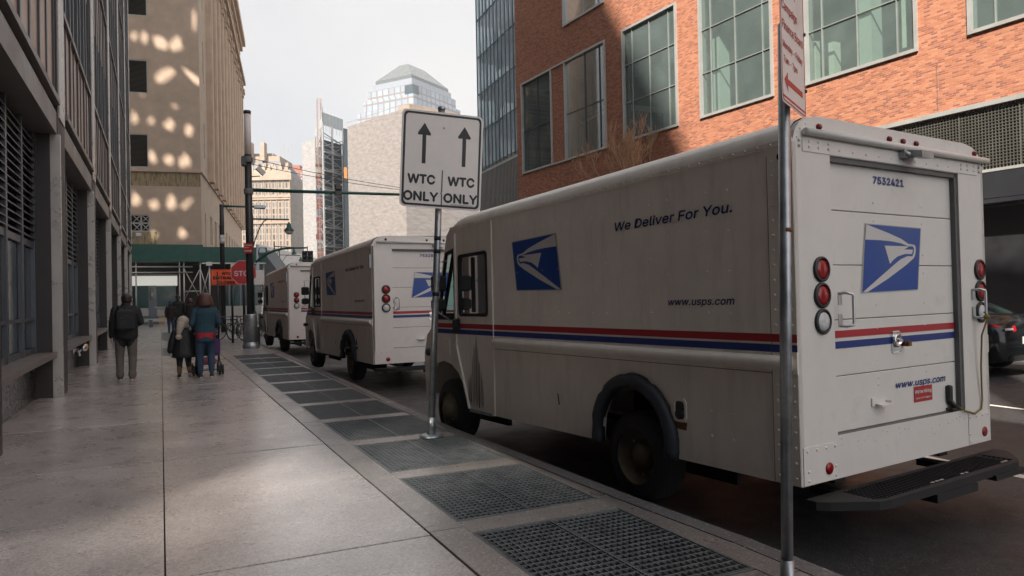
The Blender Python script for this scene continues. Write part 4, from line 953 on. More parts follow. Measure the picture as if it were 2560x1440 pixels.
# ---- marble cube
cz = at_d(1011, 271, 150); lz = at_d(868, 318, 165)
c = hd(cz); l = hd(lz); ld = (l-c).normalized(); rd = Vector((ld.y, -ld.x, 0));
if rd.dot(_r) < 0: rd = -rd
MC = empty('marble_hall', c, 0, 'pale cube shaped hall clad in figured marble behind the arrow sign', 'building')
top = cz.z
block('wall', [c, c+rd*45, c+rd*45+ld*(l-c).length, l], -.5, top, MT['marble'], MC, c)
p0 = at_d(985, 280, 152)
m = MB(); q = [c+rd*2+ld*1, c+rd*16+ld*1, c+rd*16+ld*5, c+rd*2+ld*5]; m.loft([[(p.x-c.x, p.y-c.y, top) for p in q], [(p.x-c.x, p.y-c.y, top+1.6) for p in q]]); m.build('penthouse', MT['ornp'], MC)
m = MB()
pc = [c-rd*0-c, c+rd*45-c, l-c]
for a, b in ((pc[0], pc[1]), (pc[0], pc[2])): m.path([a+Vector((0, 0, top+.9)), b+Vector((0, 0, top+.9))], .05, 4)
m.build('roof_rail', MT['scaf'], MC)
# ---- white slab beside the unfinished tower
wz = at_d(755, 357, 225); wz2 = at_d(800, 340, 220)
a = hd(wz); b = hd(wz2); d_ = Vector((_f.x, _f.y, 0)).normalized()
tag(block('slab_building', [a, b, b+d_*30, a+d_*30], -.5, wz.z, MT['marblew']), 'blank white panelled slab left of the unfinished lattice tower', 'building')
# ---- unfinished tower with lattice bracing
D0 = 186
tl = at_d(806, 292, D0); tr_ = at_d(857, 303, D0+8); tll = at_d(787, 300, D0+15)
c = hd(tl); UT = empty('lattice_tower', c, 0, 'unfinished tower behind crossed steel lattice with a red hoist up its left side', 'tower')
r = hd(tr_)-c; l = hd(tll)-c; H_ = tl.z-1.5
m = MB(); ins = (r+l)*.06; q = [ins, r+l*.06-r*.06, r+l, l+r*.06]
m.loft([[(p.x, p.y, -.5) for p in q], [(p.x, p.y, H_-4) for p in q]]); m.build('core', MT['tglass'], UT)
m = MB(); rl = r.length
for p in (Vector((0, 0, 0)), r, l, r*.45):
    m.tube((p.x, p.y, -.5), (p.x, p.y, H_), .28 if p is not r*.45 else .15, None, 5)
random.seed(5)
z = 0.5; i = 0
while z < H_-3:
    h = random.choice((1.9, 2.8, 3.6, 4.4))
    a, b = ((0, 1) if i % 2 else (1, 0))
    m.tube(r*a+Vector((0, 0, z)), r*b+Vector((0, 0, z+h)), .13, None, 4); m.tube(r*(.0 if a else 1)+Vector((0, 0, z+1)), r*(1 if a else 0)+Vector((0, 0, z+1-.8)), .09, None, 4)
    m.tube(l*a+Vector((0, 0, z)), l*b+Vector((0, 0, z+h)), .1, None, 4)
    if i % 3 == 0:
        m.fbox((0, 0, z), r, Vector((r.y, -r.x, 0)).normalized()*.5, (0, 0, .35)); m.tube(Vector((0, 0, z+.9)), r+Vector((0, 0, z+.9)), .06, None, 4)
    z += 1.6; i += 1
m.build('lattice', MT['scaf'], UT)
m = MB(); up_ = at_d(806, 288, D0).z
for p, q in ((Vector((0, 0, 0)), r), (Vector((0, 0, 0)), l)):
    for k in range(7):
        s_ = p+(q-p)*k/6; m.tube((s_.x, s_.y, H_-2), (s_.x, s_.y, H_+4.0), .06, None, 4)
    m.fbox(p+Vector((0, 0, H_-.5)), q-p, Vector((.02, .02, 0)), (0, 0, 3.2 if q is r else 2.2))
m.build('netting', MT['mesh'], UT)
mp_ = l*.55; hm = at_d(795, 255, D0+10).z
m = MB()
for dx, dy in ((-.5, -.5), (.5, -.5), (.5, .5), (-.5, .5)): m.tube((mp_.x+dx, mp_.y+dy-1.5, 0), (mp_.x+dx, mp_.y+dy-1.5, hm), .09, None, 4)
z = .5
while z < hm-1: m.tube((mp_.x-.5, mp_.y-2, z), (mp_.x+.5, mp_.y-2, z+1), .06, None, 4); m.tube((mp_.x+.5, mp_.y-2, z+1), (mp_.x-.5, mp_.y-2, z+1), .06, None, 4); z += 1.2
m.build('hoist_mast', MT['mast'], UT)
m = MB(); z = 3
while z < H_*.82:
    m.mat(0 if random.random() < .6 else (1 if random.random() < .6 else 2)); w_ = random.uniform(.5, 1.3); m.box(mp_.x-w_, mp_.x+w_, mp_.y-1.2, mp_.y-.7, z, z+random.uniform(.5, 1.4)); z += 1.6
m.build('hoist_cladding', [MT['redm'], MT['bluem'], MT['scaf']], UT)
dk = hd(at_d(858, 320, 190)); dk2 = hd(at_d(874, 320, 192)); hz = at_d(865, 320, 190).z
UB = block('stair_tower', [dk, dk2, dk2+d_*8, dk+d_*8], -.5, hz, MT['tglass']); tag(UB, 'narrow dark glass stair tower with an orange panel between lattice tower and marble hall', 'tower')
m = MB(); a = at_d(860, 447, 189.5); b = at_d(868, 418, 189.5); m.box(a.x, b.x, a.y-.2, a.y, a.z, b.z); MT['orange'] = mat('orange panel', (.55, .22, .06), .7); m.build('orange_panel', MT['orange'], UB)
# ---- stepped glass tower with a pitched roof
D0 = 420
c0 = hd(at_d(1033, 300, D0)); lA = hd(at_d(962, 300, D0+26)); rA = hd(at_d(1140, 300, D0+38))
ex = (rA-c0); wx = ex.length; ex = ex.normalized(); ey = (lA-c0); wy = ey.length; ey = Vector((-ex.y, ex.x, 0)); ey = ey if ey.dot(lA-c0) > 0 else -ey
GT = empty('stepped_glass_tower', c0, math.atan2(ex.y, ex.x), 'pale stepped glass tower with a green truncated pyramid roof', 'skyscraper')
wy = max(wy, wx*.75)
def zz(u, v, D=D0): return at_d(u, v, D).z
def tier(nm, e, z0, z1, mt, e2=None):
    e2 = e if e2 is None else e2
    m = MB(); q = [(-e, -e), (wx+e, -e), (wx+e, wy+e), (-e, wy+e)]; q2 = [(-e2, -e2), (wx+e2, -e2), (wx+e2, wy+e2), (-e2, wy+e2)]
    m.loft([[(x, y, z0) for x, y in q], [(x, y, z1) for x, y in q2]]); return m.build(nm, mt, GT)
tier('lower_tier', 4.5, 0, zz(1033, 266), MT['afg']); tier('middle_tier', 2.0, zz(1033, 266), zz(1033, 236), MT['afg']); tier('upper_tier', 0, zz(1033, 236), zz(1033, 208), MT['afg'])
tier('parapet_band', -2.0, zz(1033, 208), zz(1033, 190), MT['afb']); tier('roof_base', -3.2, zz(1033, 190), zz(1033, 179), MT['cop']); tier('roof', -3.2, zz(1033, 179), zz(1036, 150, D0+12), MT['cop'], -13.4)
m = MB(); z0 = zz(1033, 232); z1 = zz(1033, 210)
m.box(-.3, 5.5, -.3, 5.5, z0, z1); m.build('corner_recess', MT['tglass'], GT)
# ---- ornate building and neighbours
D0 = 255
a = hd(at_d(596, 500, D0)); b = hd(at_d(725, 500, D0)); e_ = (b-a); wd = e_.length; an = math.atan2(e_.y, e_.x)
OR = empty('ornate_building', a, an, 'ornate beige tower block with a dark mansard roof behind the black pole', 'building')
ztop = at_d(650, 437, D0).z
m = MB(); m.box(0, wd, 0, 28, -.5, ztop); m.build('wall', MT['orn'], OR)
m = MB()
for i in range(9):
    x = wd*i/8; m.box(x-.13, x+.13, -.25, -.01, 0, ztop-2)
for z in (ztop-1.5, ztop-8, at_d(650, 560, D0).z, at_d(650, 500, D0).z): m.box(-.2, wd+.3, -.45, -.02, z, z+.55)
random.seed(11)
for i in range(19):
    x = wd*i/18; h = 3.6 if i % 2 else 1.6; m.loft([[(x-.8, -.8, ztop-2), (x+.8, -.8, ztop-2), (x+.8, .2, ztop-2), (x-.8, .2, ztop-2)], [(x-.6, -.6, ztop+h*.6), (x+.6, -.6, ztop+h*.6), (x+.6, .1, ztop+h*.6), (x-.6, .1, ztop+h*.6)], [(x-.08, -.3, ztop+h), (x+.08, -.3, ztop+h), (x+.08, -.1, ztop+h), (x-.08, -.1, ztop+h)]])
m.build('stone_trim', MT['ornp'], OR)
m = MB(); zr = at_d(650, 398, D0).z; x1 = (hd(at_d(700, 400, D0))-a).length; x2 = (hd(at_d(690, 400, D0))-a).length
m.loft([[(0, .5, ztop), (x1+2, .5, ztop), (x1+2, 24, ztop), (0, 24, ztop)], [(0, 4, zr), (x2, 4, zr), (x2, 20, zr), (0, 20, zr)]])
m.mat(1); m.box(2, x2, 4, 19, zr+.02, zr+1.8); m.box(3, x2-3, 6, 17, zr+1.82, zr+3.2); m.box(1, 4, 2, 5, zr-5, zr+6.5); m.box(7.2, 8.6, 2, 5, zr, zr+6.4)
for i in range(5): m.box(6+i*2.6, 7+i*2.6, .6, 3.5, ztop+1.5, ztop+4.2)
for i in range(4): m.tube((12+i*1.3, 10, zr+3), (12+i*1.3, 10, zr+6+i % 2*1.5), .06, None, 4)
m.build('mansard_roof', [MT['slate'], MT['ornp']], OR)
D0 = 300
a = hd(at_d(722, 500, D0)); b = hd(at_d(790, 500, D0)); e_ = b-a; wd = e_.length
RT = empty('red_tower', a, math.atan2(e_.y, e_.x), 'narrow red brown apartment tower with a brick penthouse between the ornate building and white slab', 'apartment tower')
z1 = at_d(740, 432, D0).z; m = MB(); m.box(0, wd, 0, 25, -.5, z1); m.build('wall', MT['redt'], RT)
m = MB(); x0 = -1.8; m.box(x0-4, wd*.55, 1, 20, z1+.01, at_d(740, 421, D0).z); m.box(x0-2, wd*.35, 3, 16, z1+.01, at_d(740, 409, D0).z); m.build('penthouse', MT['redb'], RT)
D0 = 120
a = hd(at_d(640, 640, D0)); b = hd(at_d(800, 640, D0+10)); m = MB(); z1 = at_d(690, 608, D0).z; z2 = at_d(780, 640, D0).z
n_ = d_*6
m.loft([[a, b, b+n_, a+n_], [a+Vector((0, 0, z1)), b+Vector((0, 0, z2)), b+n_+Vector((0, 0, z2)), a+n_+Vector((0, 0, z1))]])
tag(m.build('station_wall', MT['conw']), 'low pale wall with a sloping top far down the street beyond the third truck', 'wall')
# ---- glass tower beside the brick building
D0 = 62
gl = at_d(1197, 300, D0); gr_ = at_d(1293, 300, D0-8); a = hd(gl); b = hd(gr_); e_ = (b-a); wd = e_.length; an = math.atan2(e_.y, e_.x)
MT.update(gtg=filmed('blue green glass', (.84, .94, .97), (.62, .77, .90), .55, .3), slab=mat('floor slab', (.72, .70, .68), .6), gtm=mat('glass tower mullion', (.20, .27, .29), .4, .4), gtr=mat('far room', (.58, .66, .74), .8, var=.3, vs=.4), shade_=mat('roller blind', (.66, .65, .60), .8))  # pale blue film and room colour paint the reflected sky
GB = empty('glass_tower', a, an, 'blue green glass tower with visible floors at the left edge of the brick building', 'skyscraper')
zb = at_d(1245, 430, D0).z; fl = 3.15; zt = 42; wd2 = wd+14
m = MB()
for i in range(int((zt-zb)/fl)+1):
    z = zb+i*fl; m.box(-.1, wd2, .1, 6.5, z-.16, z+.16)
m.build('floor_slab', MT['slab'], GB)
m = MB(); m.box(5.6, wd2, 5.2, 5.4, zb, zt)
for i in range(int((zt-zb)/fl)):
    z = zb+i*fl+.19
    for x in (1.6, 4.2, 6.8): m.box(x-.2, x+.2, 2.6, 3.0, z, z+2.76)
    if i in (0, 1, 3): m.mat(1); m.box(.8+i % 2, 1.9, .6, .64, z+1.0, z+2.5); m.box(2.4, 3.4, .6, .64, z+.5, z+2.76); m.mat(0)
    if i in (1, 2): m.mat(2); m.box(3.0, 3.6, .5, .6, z+1.2, z+2.3); m.box(3.7, 4.4, .5, .6, z+1.2, z+2.3); m.mat(0)
    m.mat(2); m.box(.3, 2.6, 1.0, 1.6, z, z+.75); m.mat(0)
m.build('interior', [MT['gtr'], MT['shade_'], MT['black']], GB)
m = MB(); x = 0
while x < wd2: m.box(x-.035, x+.035, -.1, 0, zb, zt); x += .82
z = zb
while z < zt: m.box(-.1, wd2, -.06, .05, z+.19, z+.27); z += fl
y = .8
while y < 6.6: m.box(-.16, -.1, y-.03, y+.03, zb, zt); y += 1.6
m.build('mullions', MT['gtm'], GB)
m = MB(); m.poly([(0, .06, zb), (wd2, .06, zb), (wd2, .06, zt), (0, .06, zt)]); m.poly([(-.12, .06, zb), (-.12, 6.5, zb), (-.12, 6.5, zt), (-.12, .06, zt)]); m.build('glazing', MT['gtg'], GB)
m = MB(); x = -.1
while x < wd2:
    m.box(x, x+.17, -.02, .2, 0, zb-.22); m.box(x+.17, x+.3, .04, .2, 0, zb-.22); x += .3
m.box(-.1, wd2, .2, 10, -.5, zb-.2); m.mat(1); m.box(-.1, wd2, -.024, -.021, zb-2.6, zb-2.56); m.build('corrugated_base', [MT['corr'], MT['trim']], GB)
# ================================================================== street furniture and signs
MT.update(signw=mat('white sign face', (.74, .70, .67), .45, var=.04, vs=8, dirt=(.48, .42, .38), dlow=.55, dhigh=.9), ink=mat('sign black', (.015, .015, .017), .5), stop=mat('stop red', (.5, .03, .035), .4, var=.08), signo=mat('orange sign', (.95, .13, .03), .5, var=.1, vs=4, dirt=(.6, .06, .02)),
  sred=mat('parking sign red', (.45, .03, .03), .45), green=mat('shed green', (.012, .10, .07), .45, var=.2, vs=.8, dirt=(.005, .05, .04)), teal=mat('lamp post green', (.02, .09, .075), .4, .2), gl_t=mat('teal booth glass', (.01, .06, .06), .15, var=.5, vs=.7, spec=.5), brown=mat('brown hoarding', (.055, .042, .036), .8, var=.3, vs=.6),
  tubes=mat('scaffold tube', (.5, .48, .44), .4, .6), boothw=mat('booth white', (.5, .5, .46), .5, var=.08), door=mat('steel door', (.14, .15, .17), .35, .6), yel=mat('amber kerb', (.5, .25, .05), .6), greenlamp=emit('green signal', (.05, .8, .5), 3.0), lampg=mat('lamp glass', (.6, .6, .55), .2), polew=mat('pale pole paint', (.72, .67, .63), .6), cone=mat('conc grey', (.15, .155, .155), .8, var=.2, vs=.7))
def dh(p): return (p-CAMP).dot(_f)
# ---- arrow sign on its leaning post
B = at_z(1078, 1092); D = dh(B)
S_ = empty('arrow_sign', B, 0, 'white square sign with two black up arrows reading WTC ONLY, on a leaning galvanised post', 'road sign')
tp = at_d(1104, 274, D+.02)-B
m = MB(); m.lathe([(.13, 0), (.13, .012), (.10, .03), (.05, .036)], (0, 0, 0), n=18)
m.path([(0, 0, .02), (tp.x*.06, tp.y*.06, tp.z*.06)], .047, 12); e = tp*.06; m.path([(0, 0, .02), tp*1.0], .036, 12); m.lathe([(.038, 0), (.042, .006), (.042, .03), (.03, .04)], tp*.998, tp, 12)
for z in (.43, .56, .6): m.mat(1); m.path([tp*z, tp*(z+.012)], .0375, 10); m.mat(0)
m.build('post', [MT['galv'], MT['blackm']], S_)
TL = at_d(1004, 272, D-.18)-B; TRc = at_d(1206, 295, D+.10)-B; BLc = at_d(996, 515, D-.16)-B
ax_ = TRc-TL; dn = BLc-TL; nn = ax_.cross(dn).normalized()
if nn.dot(_f) > 0: nn = -nn
off = nn*.045
def sp_(a, c, o=0): return TL+ax_*a+dn*c+off+nn*o
def rr_n(r, inset=0): return [(x, y) for x, y in rrect(inset, 1-inset, inset*.82, 1-inset*.82, r, 5)]
m = MB(); m.plate(rr_n(.06), lambda a, c: sp_(a, c, 0), -nn*.003)
m.mat(1); m.plate(rr_n(.05, .022), lambda a, c: sp_(a, c, .001), nn*.0005, [rr_n(.04, .048)])
def arrow(cx, y0, y1):
    hw = .023; m.plate([(cx-hw, y1), (cx-hw, y0+.125), (cx-.075, y0+.128), (cx-.08, y0+.11), (cx, y0), (cx+.08, y0+.11), (cx+.075, y0+.128), (cx+hw, y0+.125), (cx+hw, y1)], lambda a, c: sp_(a, c, .001), nn*.0005)
arrow(.275, .125, .545); arrow(.768, .125, .545)
m.plate([(.502, .60), (.515, .60), (.515, .978), (.502, .978)], lambda a, c: sp_(a, c, .001), nn*.0005)
for cx in (.255, .745):
    for t, y, w_ in (('WTC', .745, .325), ('ONLY', .922, .415)): put_text(m, t, .125, lambda a, c, cx=cx, y=y: sp_(cx+a, y+.006-c, .0015), w_, align='CENTER', bold=.026)
put_text(m, 'THE PORT AUTHORITY OF NY & NJ', .013, lambda a, c: sp_(.76+a, .957-c, .0015), .28, align='CENTER', bold=.01)
for p in ((.51, .16), (.505, .84)): m.mat(2); m.dome(sp_(*p), nn, .013, .012, 8)
m.build('sign_plate', [MT['signw'], MT['ink'], MT['galv']], S_)
# ---- parking sign on the right post
B = at_z(1968, 1470); D = dh(B)
S_ = empty('parking_sign', B, 0, 'narrow white sign with red lettering and left arrow on the post at the right', 'road sign')
tp = at_d(1959, 60, D)-B
m = MB(); m.path([(0, 0, -.05), tp], .029, 12); m.path([(0, 0, -.2), at_d(1968, 1398, D)-B], .034, 12)
m.mat(1); p = at_d(1965, 580, D)-B; m.path([p, p+Vector((0, 0, .02))], .031, 10)
m.build('post', [MT['galv'], MT['rust']], S_)
BLc = at_d(1929, 255, D-.17)-B; BRc = at_d(1991, 303, D+.21)-B; TRc = at_d(1983, 22, D+.20)-B
up_ = (TRc-BRc); hgt = 1.33; ax_ = BRc-BLc; nn = ax_.cross(up_).normalized()
if nn.dot(_f) > 0: nn = -nn
def sp2(a, c, o=0): return BLc+ax_*a+up_*c+nn*(.05+o)
def rr2(i, r=.05): return rrect(i, 1-i, i*.75, hgt-i*.75, r, 4)
m = MB(); m.plate(rr2(0), lambda a, c: sp2(a, c), -nn*.002)
m.mat(1); m.plate(rr2(.02), lambda a, c: sp2(a, c, .0008), nn*.0004, [rr2(.035)])
m.plate([(.05, 1.28), (.05, .92), (.37, .92), (.37, 1.28)], lambda a, c: sp2(a, c, .0008), nn*.0004)
for t, y, h, w_, x in (('Authorized', 1.185, .075, .50, .42), ('Vehicles', 1.07, .075, .40, .42), ('Only', .95, .075, .22, .42), ('Campaign', .765, .1, .62, .07), ('Finance Board', .605, .1, .84, .07), ('Monday - Friday', .455, .075, .80, .08), ('7am - 7pm', .335, .075, .55, .10)):
    put_text(m, t, h, lambda a, c, x=x, y=y: sp2(x+a, y+c, .0012), w_, bold=.01)
m.plate([(.10, .19), (.24, .27), (.24, .215), (.86, .215), (.86, .165), (.24, .165), (.24, .11)], lambda a, c: sp2(a, c, .0008), nn*.0004)
m.plate([(.03, .045), (.97, .045), (.97, .062), (.03, .062)], lambda a, c: sp2(a, c, .0008), nn*.0004)
m.mat(0)
st = [(.21+.13*math.sin(math.pi*i/5)*(1 if i % 2 == 0 else .42), 1.08+.14*math.cos(math.pi*i/5)*(1 if i % 2 == 0 else .42)) for i in range(10)]
m.plate(st, lambda a, c: sp2(a, c, .0016), nn*.0004)
m.mat(2)
for a, c in ((1.0, .25), (1.0, .75)): q = sp2(a, c); m.ball(q, .011, 6, 4)
m.build('sign_plate', [MT['signw'], MT['sred'], MT['black']], S_)
# ---- tall black pole with its arm
B = at_z(628, 872); D = dh(B)
P_ = empty('signal_pole', B, 0, 'tall black street pole with steel sleeve, pale top and a long arm reaching right', 'pole')
z_ = lambda v, d=D: at_d(625, v, d).z
m = MB(); m.lathe([(.255, 0), (.255, .14), (.22, .17), (.215, .22)], n=24); m.lathe([(.215, .2), (.195, z_(786)-.02), (.19, z_(786)), (.1, z_(785))], n=24); m.box(-.33, .33, -.3, .3, -.01, .02)
m.build('sleeve', MT['galv'], P_)
m = MB(); m.lathe([(.115, z_(787)), (.11, z_(385))], n=16); m.mat(3); m.lathe([(.108, z_(385)), (.10, z_(282))], n=16); m.mat(0); m.lathe([(.112, z_(283)), (.112, z_(275)), (.01, z_(274.5))], n=16)
m.mat(2)
for v in (478, 398): m.lathe([(.13, z_(v+7)), (.14, z_(v+6)), (.14, z_(v-6)), (.13, z_(v-7))], n=14)
m.build('shaft', [MT['black'], MT['galv'], MT['cone'], MT['polew']], P_)
a = at_d(632, 474, D)-B; b = at_d(1120, 490, D*1.13)-B
m = MB(); m.path([(0, 0, a.z), b], [.062, .042], 10); m.build('arm', MT['teal'], P_)
q = at_d(845, 482, D*1.05)-B
m = MB(); m.box(q.x-.1, q.x+.1, q.y-.06, q.y+.06, q.z-.05, q.z+.06); m.bbox(q.x-.09, q.x+.10, q.y-.16, q.y+.1, q.z+.08, q.z+.3, .03); m.box(q.x-.10, q.x-.05, q.y-.05, q.y, q.z-.1, q.z+.1); m.box(q.x+.05, q.x+.1, q.y-.05, q.y, q.z-.1, q.z+.1); m.mat(1); m.ball((q.x+.07, q.y-.16, q.z+.24), .035); m.build('detector', [MT['black'], MT['embw']], P_)
q = at_d(650, 432, D)-B
m = MB(); m.tube((0, 0, z_(441)), (q.x, q.y, z_(441)), .02); m.fbox(q+Vector((-.13, -.05, .12)), (.22, 0, -.2), (0, .16, 0), (.09, 0, .10)); m.build('cctv_camera', MT['embw'], P_)
m = MB(); q = at_d(610, 400, D)-B; m.bbox(q.x-.08, q.x+.06, q.y-.1, q.y+.1, q.z-.2, q.z+.12, .03); m.tube(q, (0, 0, q.z), .03); m.build('sensor', MT['black'], P_)
m = MB(); qa = at_d(609, 608, D-.17)-B; qb = at_d(632, 633, D-.17)-B
wx_, wz_ = qb.x-qa.x, qb.z-qa.z
fx = Vector((qb.x-qa.x, qb.y-qa.y, 0)); fn = Vector((fx.y, -fx.x, 0)).normalized()
if fn.dot(_f) > 0: fn = -fn
def sp3(a, c, o=0): return qa+fx*a+Vector((0, 0, wz_*(1-c)))+fn*o
m.plate([(0, 0), (1, 0), (1, 1), (0, 1)], sp3, fn*.004); m.mat(1)
put_text(m, 'NO STANDING', .15, lambda a, c: sp3(.07+a, .74+c, .006), .86, bold=.02); put_text(m, 'Anytime', .15, lambda a, c: sp3(.07+a, .52+c, .006), .5, bold=.02)
m.plate([(.1, .2), (.72, .2), (.72, .12), (.92, .24), (.72, .36), (.72, .28), (.1, .28)], lambda a, c: sp3(a, c, .005), fn*.001)
m.build('parking_plate', [MT['sred'], MT['embw']], P_)
# overhead cables
for i, (v0, v1, v2) in enumerate(((396, 425, 470), (410, 437, 473))):
    A_ = at_d(628, v0, D); E_ = at_d(1120, v2+12, D*1.3); pts = [A_+(E_-A_)*t-Vector((0, 0, .35*4*t*(1-t)*.4)) for t in [k/10 for k in range(11)]]
    m = MB(); m.path([p-A_ for p in pts], .011, 4); tag(m.build('cable', MT['black'], None, A_), 'thin black overhead cable, the %s of two strung from the tall black pole' % ('upper' if i == 0 else 'lower'), 'cable', 'overhead cables')
# ---- stop sign and orange sign behind the pole
def flat_frame(u, v, Dd): # facing the camera's side of the street, upright
    o = at_d(u, v, Dd); return o, Vector((.995, -.1, 0)), Vector((0, 0, 1)), Vector((-.1, -.995, 0))
o, rx, uz, fn = flat_frame(609, 681, 25.2); g0 = Vector((o.x, o.y, 0))
S_ = empty('stop_sign', g0, 0, 'red octagonal STOP sign partly hidden behind the tall black pole', 'road sign')
def sp4(a, c, q=0): return o-g0+rx*a+uz*c+fn*q
octo = lambda r: [(r*math.cos(math.radians(22.5+45*i))/math.cos(math.radians(22.5)), r*math.sin(math.radians(22.5+45*i))/math.cos(math.radians(22.5))) for i in range(8)]
m = MB(); m.plate(octo(.41), sp4, -fn*.004); m.mat(1); m.plate(octo(.396), lambda a, c: sp4(a, c, .001), fn*.001)
m.mat(0); put_text(m, 'STOP', .24, lambda a, c: sp4(a, c-.12, .004), .6, align='CENTER', bold=.01); m.build('sign_plate', [MT['embw'], MT['stop']], S_)
m = MB(); m.tube((-.0+fn.x*-.04, .05, 0), (0, .05, o.z+.4), .045); m.build('post', MT['black'], S_)
o2, rx, uz, fn = flat_frame(566, 693, 26.5); g2 = Vector((o2.x, o2.y, 0))
S_ = empty('closure_sign', g2, 0, 'orange sign reading WTC ENTRANCE CLOSED beside the stop sign', 'road sign')
def sp5(a, c, q=0): return o2-g2+rx*a+uz*c+fn*q
m = MB(); m.plate(rrect(-.53, .53, -.29, .29, .03), sp5, -fn*.004); m.mat(1)
m.plate(rrect(-.515, .515, -.275, .275, .03), lambda a, c: sp5(a, c, .0005), fn*.0005, [rrect(-.50, .50, -.26, .26, .03)])
for t, y, w_ in (('WTC', .09, .30), ('ENTRANCE', -.07, .88), ('CLOSED', -.235, .58)): put_text(m, t, .125, lambda a, c, y=y: sp5(a, c+y, .003), w_, align='CENTER', bold=.035)
m.build('sign_plate', [MT['signo'], MT['ink']], S_)
m = MB(); m.tube((.19, .05, 0), (.19, .05, o2.z+.2), .04); m.tube((-.3, .05, 0), (-.3, .05, o2.z+.2), .03); m.build('post', MT['black'], S_)
o3, rx, uz, fn = flat_frame(625, 694, 31); m = MB(); m.fbox(o3-rx*.55-uz*.3, rx*1.1, uz*.62, -fn*.05); m.tube(o3-rx*.1-fn*.06-uz*(o3.z-.02), o3-rx*.1-fn*.06, .04); tag(m.build('notice_board', MT['signw']), 'blank white notice board behind the stop sign', 'notice board')
# ---- bollards
def bollard(u, v, r, vtop, label, mt, nm='bollard', z0=0, grp=None):
    B = at_z(u, v, z0); h = at_d(u, vtop, dh(B)).z-z0
    m = MB(); m.lathe([(r, 0), (r, h*.9), (r*1.06, h*.905), (r*1.06, h*.93), (r, h*.935), (r*.98, h*.985), (r*.8, h), (.01, h)], n=16); tag(m.build(nm, MT[mt], None, B), label, 'bollard', grp)
bollard(645, 862, .075, 813, 'short steel bollard right beside the tall black pole', 'galv')
bollard(655, 826, .17, 781, 'wide polished steel bollard at the left of the third truck', 'alu')
bollard(377, 818, .12, 797, 'low grey bollard in front of the guard booth', 'galv')
# ---- sidewalk shed at the end of the sidewalk
Y = 58.0
A_ = at_y(322, 640, Y); E_ = at_y(508, 640, Y); zt = at_y(420, 611, Y).z; zb_ = at_y(420, 654, Y).z
SH = empty('sidewalk_shed', (E_.x, Y, 0), 0, 'green boarded sidewalk shed on scaffold tubes crossing below the tan building', 'scaffold')
L = A_.x-6-E_.x
m = MB(); m.box(L, 0, 0, .12, zb_, zt); m.box(-.12, 0, .121, 6, zb_, zt); m.mat(1); m.box(L, -.121, .121, 7.5, zb_+.1, zb_+.3); m.build('parapet', [MT['green'], MT['blackm']], SH)
F_ = at_y(664, 640, Y+4); z2 = at_y(600, 618, Y+4).z; z3 = at_y(600, 656, Y+4).z
m = MB(); m.box(.02, F_.x-E_.x, 4, 4.12, z3, z2); m.box(F_.x-E_.x, F_.x-E_.x+.12, 4, 9, z3, z2); m.mat(1); m.box(.02, F_.x-E_.x, 4.121, 9, z3+.1, z3+.3); m.mat(2); m.box(.02, F_.x-E_.x, 3.9, 3.99, z3-.12, z3-.02); m.build('side_parapet', [MT['green'], MT['blackm'], MT['tubes']], SH)
m = MB(); X = lambda u, v=700, yy=Y: at_y(u, v, yy).x-E_.x
for u in (340, 449, 460, 501, 524): m = MB(); m.tube((X(u), .1, 0), (X(u), .1, zb_), .055, None, 6); m.build('scaffold_post', MT['tubes'], SH)
for u in (590, 660): m = MB(); m.tube((X(u, 700, Y+4), 4.2, 0), (X(u, 700, Y+4), 4.2, z3), .05, None, 6); m.build('scaffold_post', MT['tubes'], SH)
m = MB()
for v in (667, 681): z = at_y(420, v, Y).z; m.tube((L, .06, z), (X(482), .06, z), .05, None, 6)
za, zc = at_y(480, 671, Y).z, at_y(480, 750, Y).z
zm = at_y(480, 728, Y).z; m.tube((X(458), .1, zm), (X(501), .1, zm), .045, None, 6)
for a, b in ((460, 501), (501, 524)): m.tube((X(a), .08, za), (X(b), .08, zc), .035, None, 6); m.tube((X(b), .12, za), (X(a), .12, zc), .035, None, 6)
m.box(X(516), X(531), -.05, .25, at_y(520, 664, Y).z, at_y(520, 655, Y).z)
m.build('cross_braces', MT['tubes'], SH)
HW = at_y(325, 700, 64); H2 = at_y(575, 700, 64); m = MB(); m.box(HW.x-5, H2.x, 64, 64.3, 0, 5.2);  # added dark board: shade below the shed put into colour
x = HW.x
while x < H2.x: m.box(x, x+.12, 63.95, 63.999, 0, 5.2); x += 1.2
tag(m.build('shadeboard', MT['brown']), 'dark brown hoarding added for the shade under the green sidewalk shed', 'wall')
# ---- guard booth
Y = 60.0; X = lambda u: at_y(u, 730, Y).x; Zf = lambda v: at_y(385, v, Y).z
x0, x1 = X(322)-2.5, X(440)
GBo = empty('guard_booth', (x1, Y, 0), 0, 'pale guard booth with dark windows and steel door under the green shed', 'booth')
m = MB(-Vector((x1, Y, 0))); m.box(x0, x1, Y, Y+2.5, Zf(790), Zf(770));  m.box(x0, x1+.15, Y-.2, Y-.151, Zf(690), Zf(686)); m.box(x0, x1, Y+.3, Y+2.5, Zf(770), Zf(714)); m.box(X(386), X(440), Y-.1, Y, Zf(770), Zf(767)); m.build('wall', MT['boothw'], GBo)
m = MB(-Vector((x1, Y, 0))); m.box(x0, x1+.1, Y-.15, Y+2.6, Zf(713.8), Zf(690.2)); MT['lit'] = emit('lit fascia', (.75, .74, .66), .28); m.build('lit_fascia', MT['lit'], GBo)
m = MB(-Vector((x1, Y, 0))); m.box(X(322), X(371), Y+.05, Y+.25, Zf(769.8), Zf(714)); m.box(X(392), X(440), Y+.05, Y+.25, Zf(766.5), Zf(716)); m.build('window', MT['gl_t'], GBo)
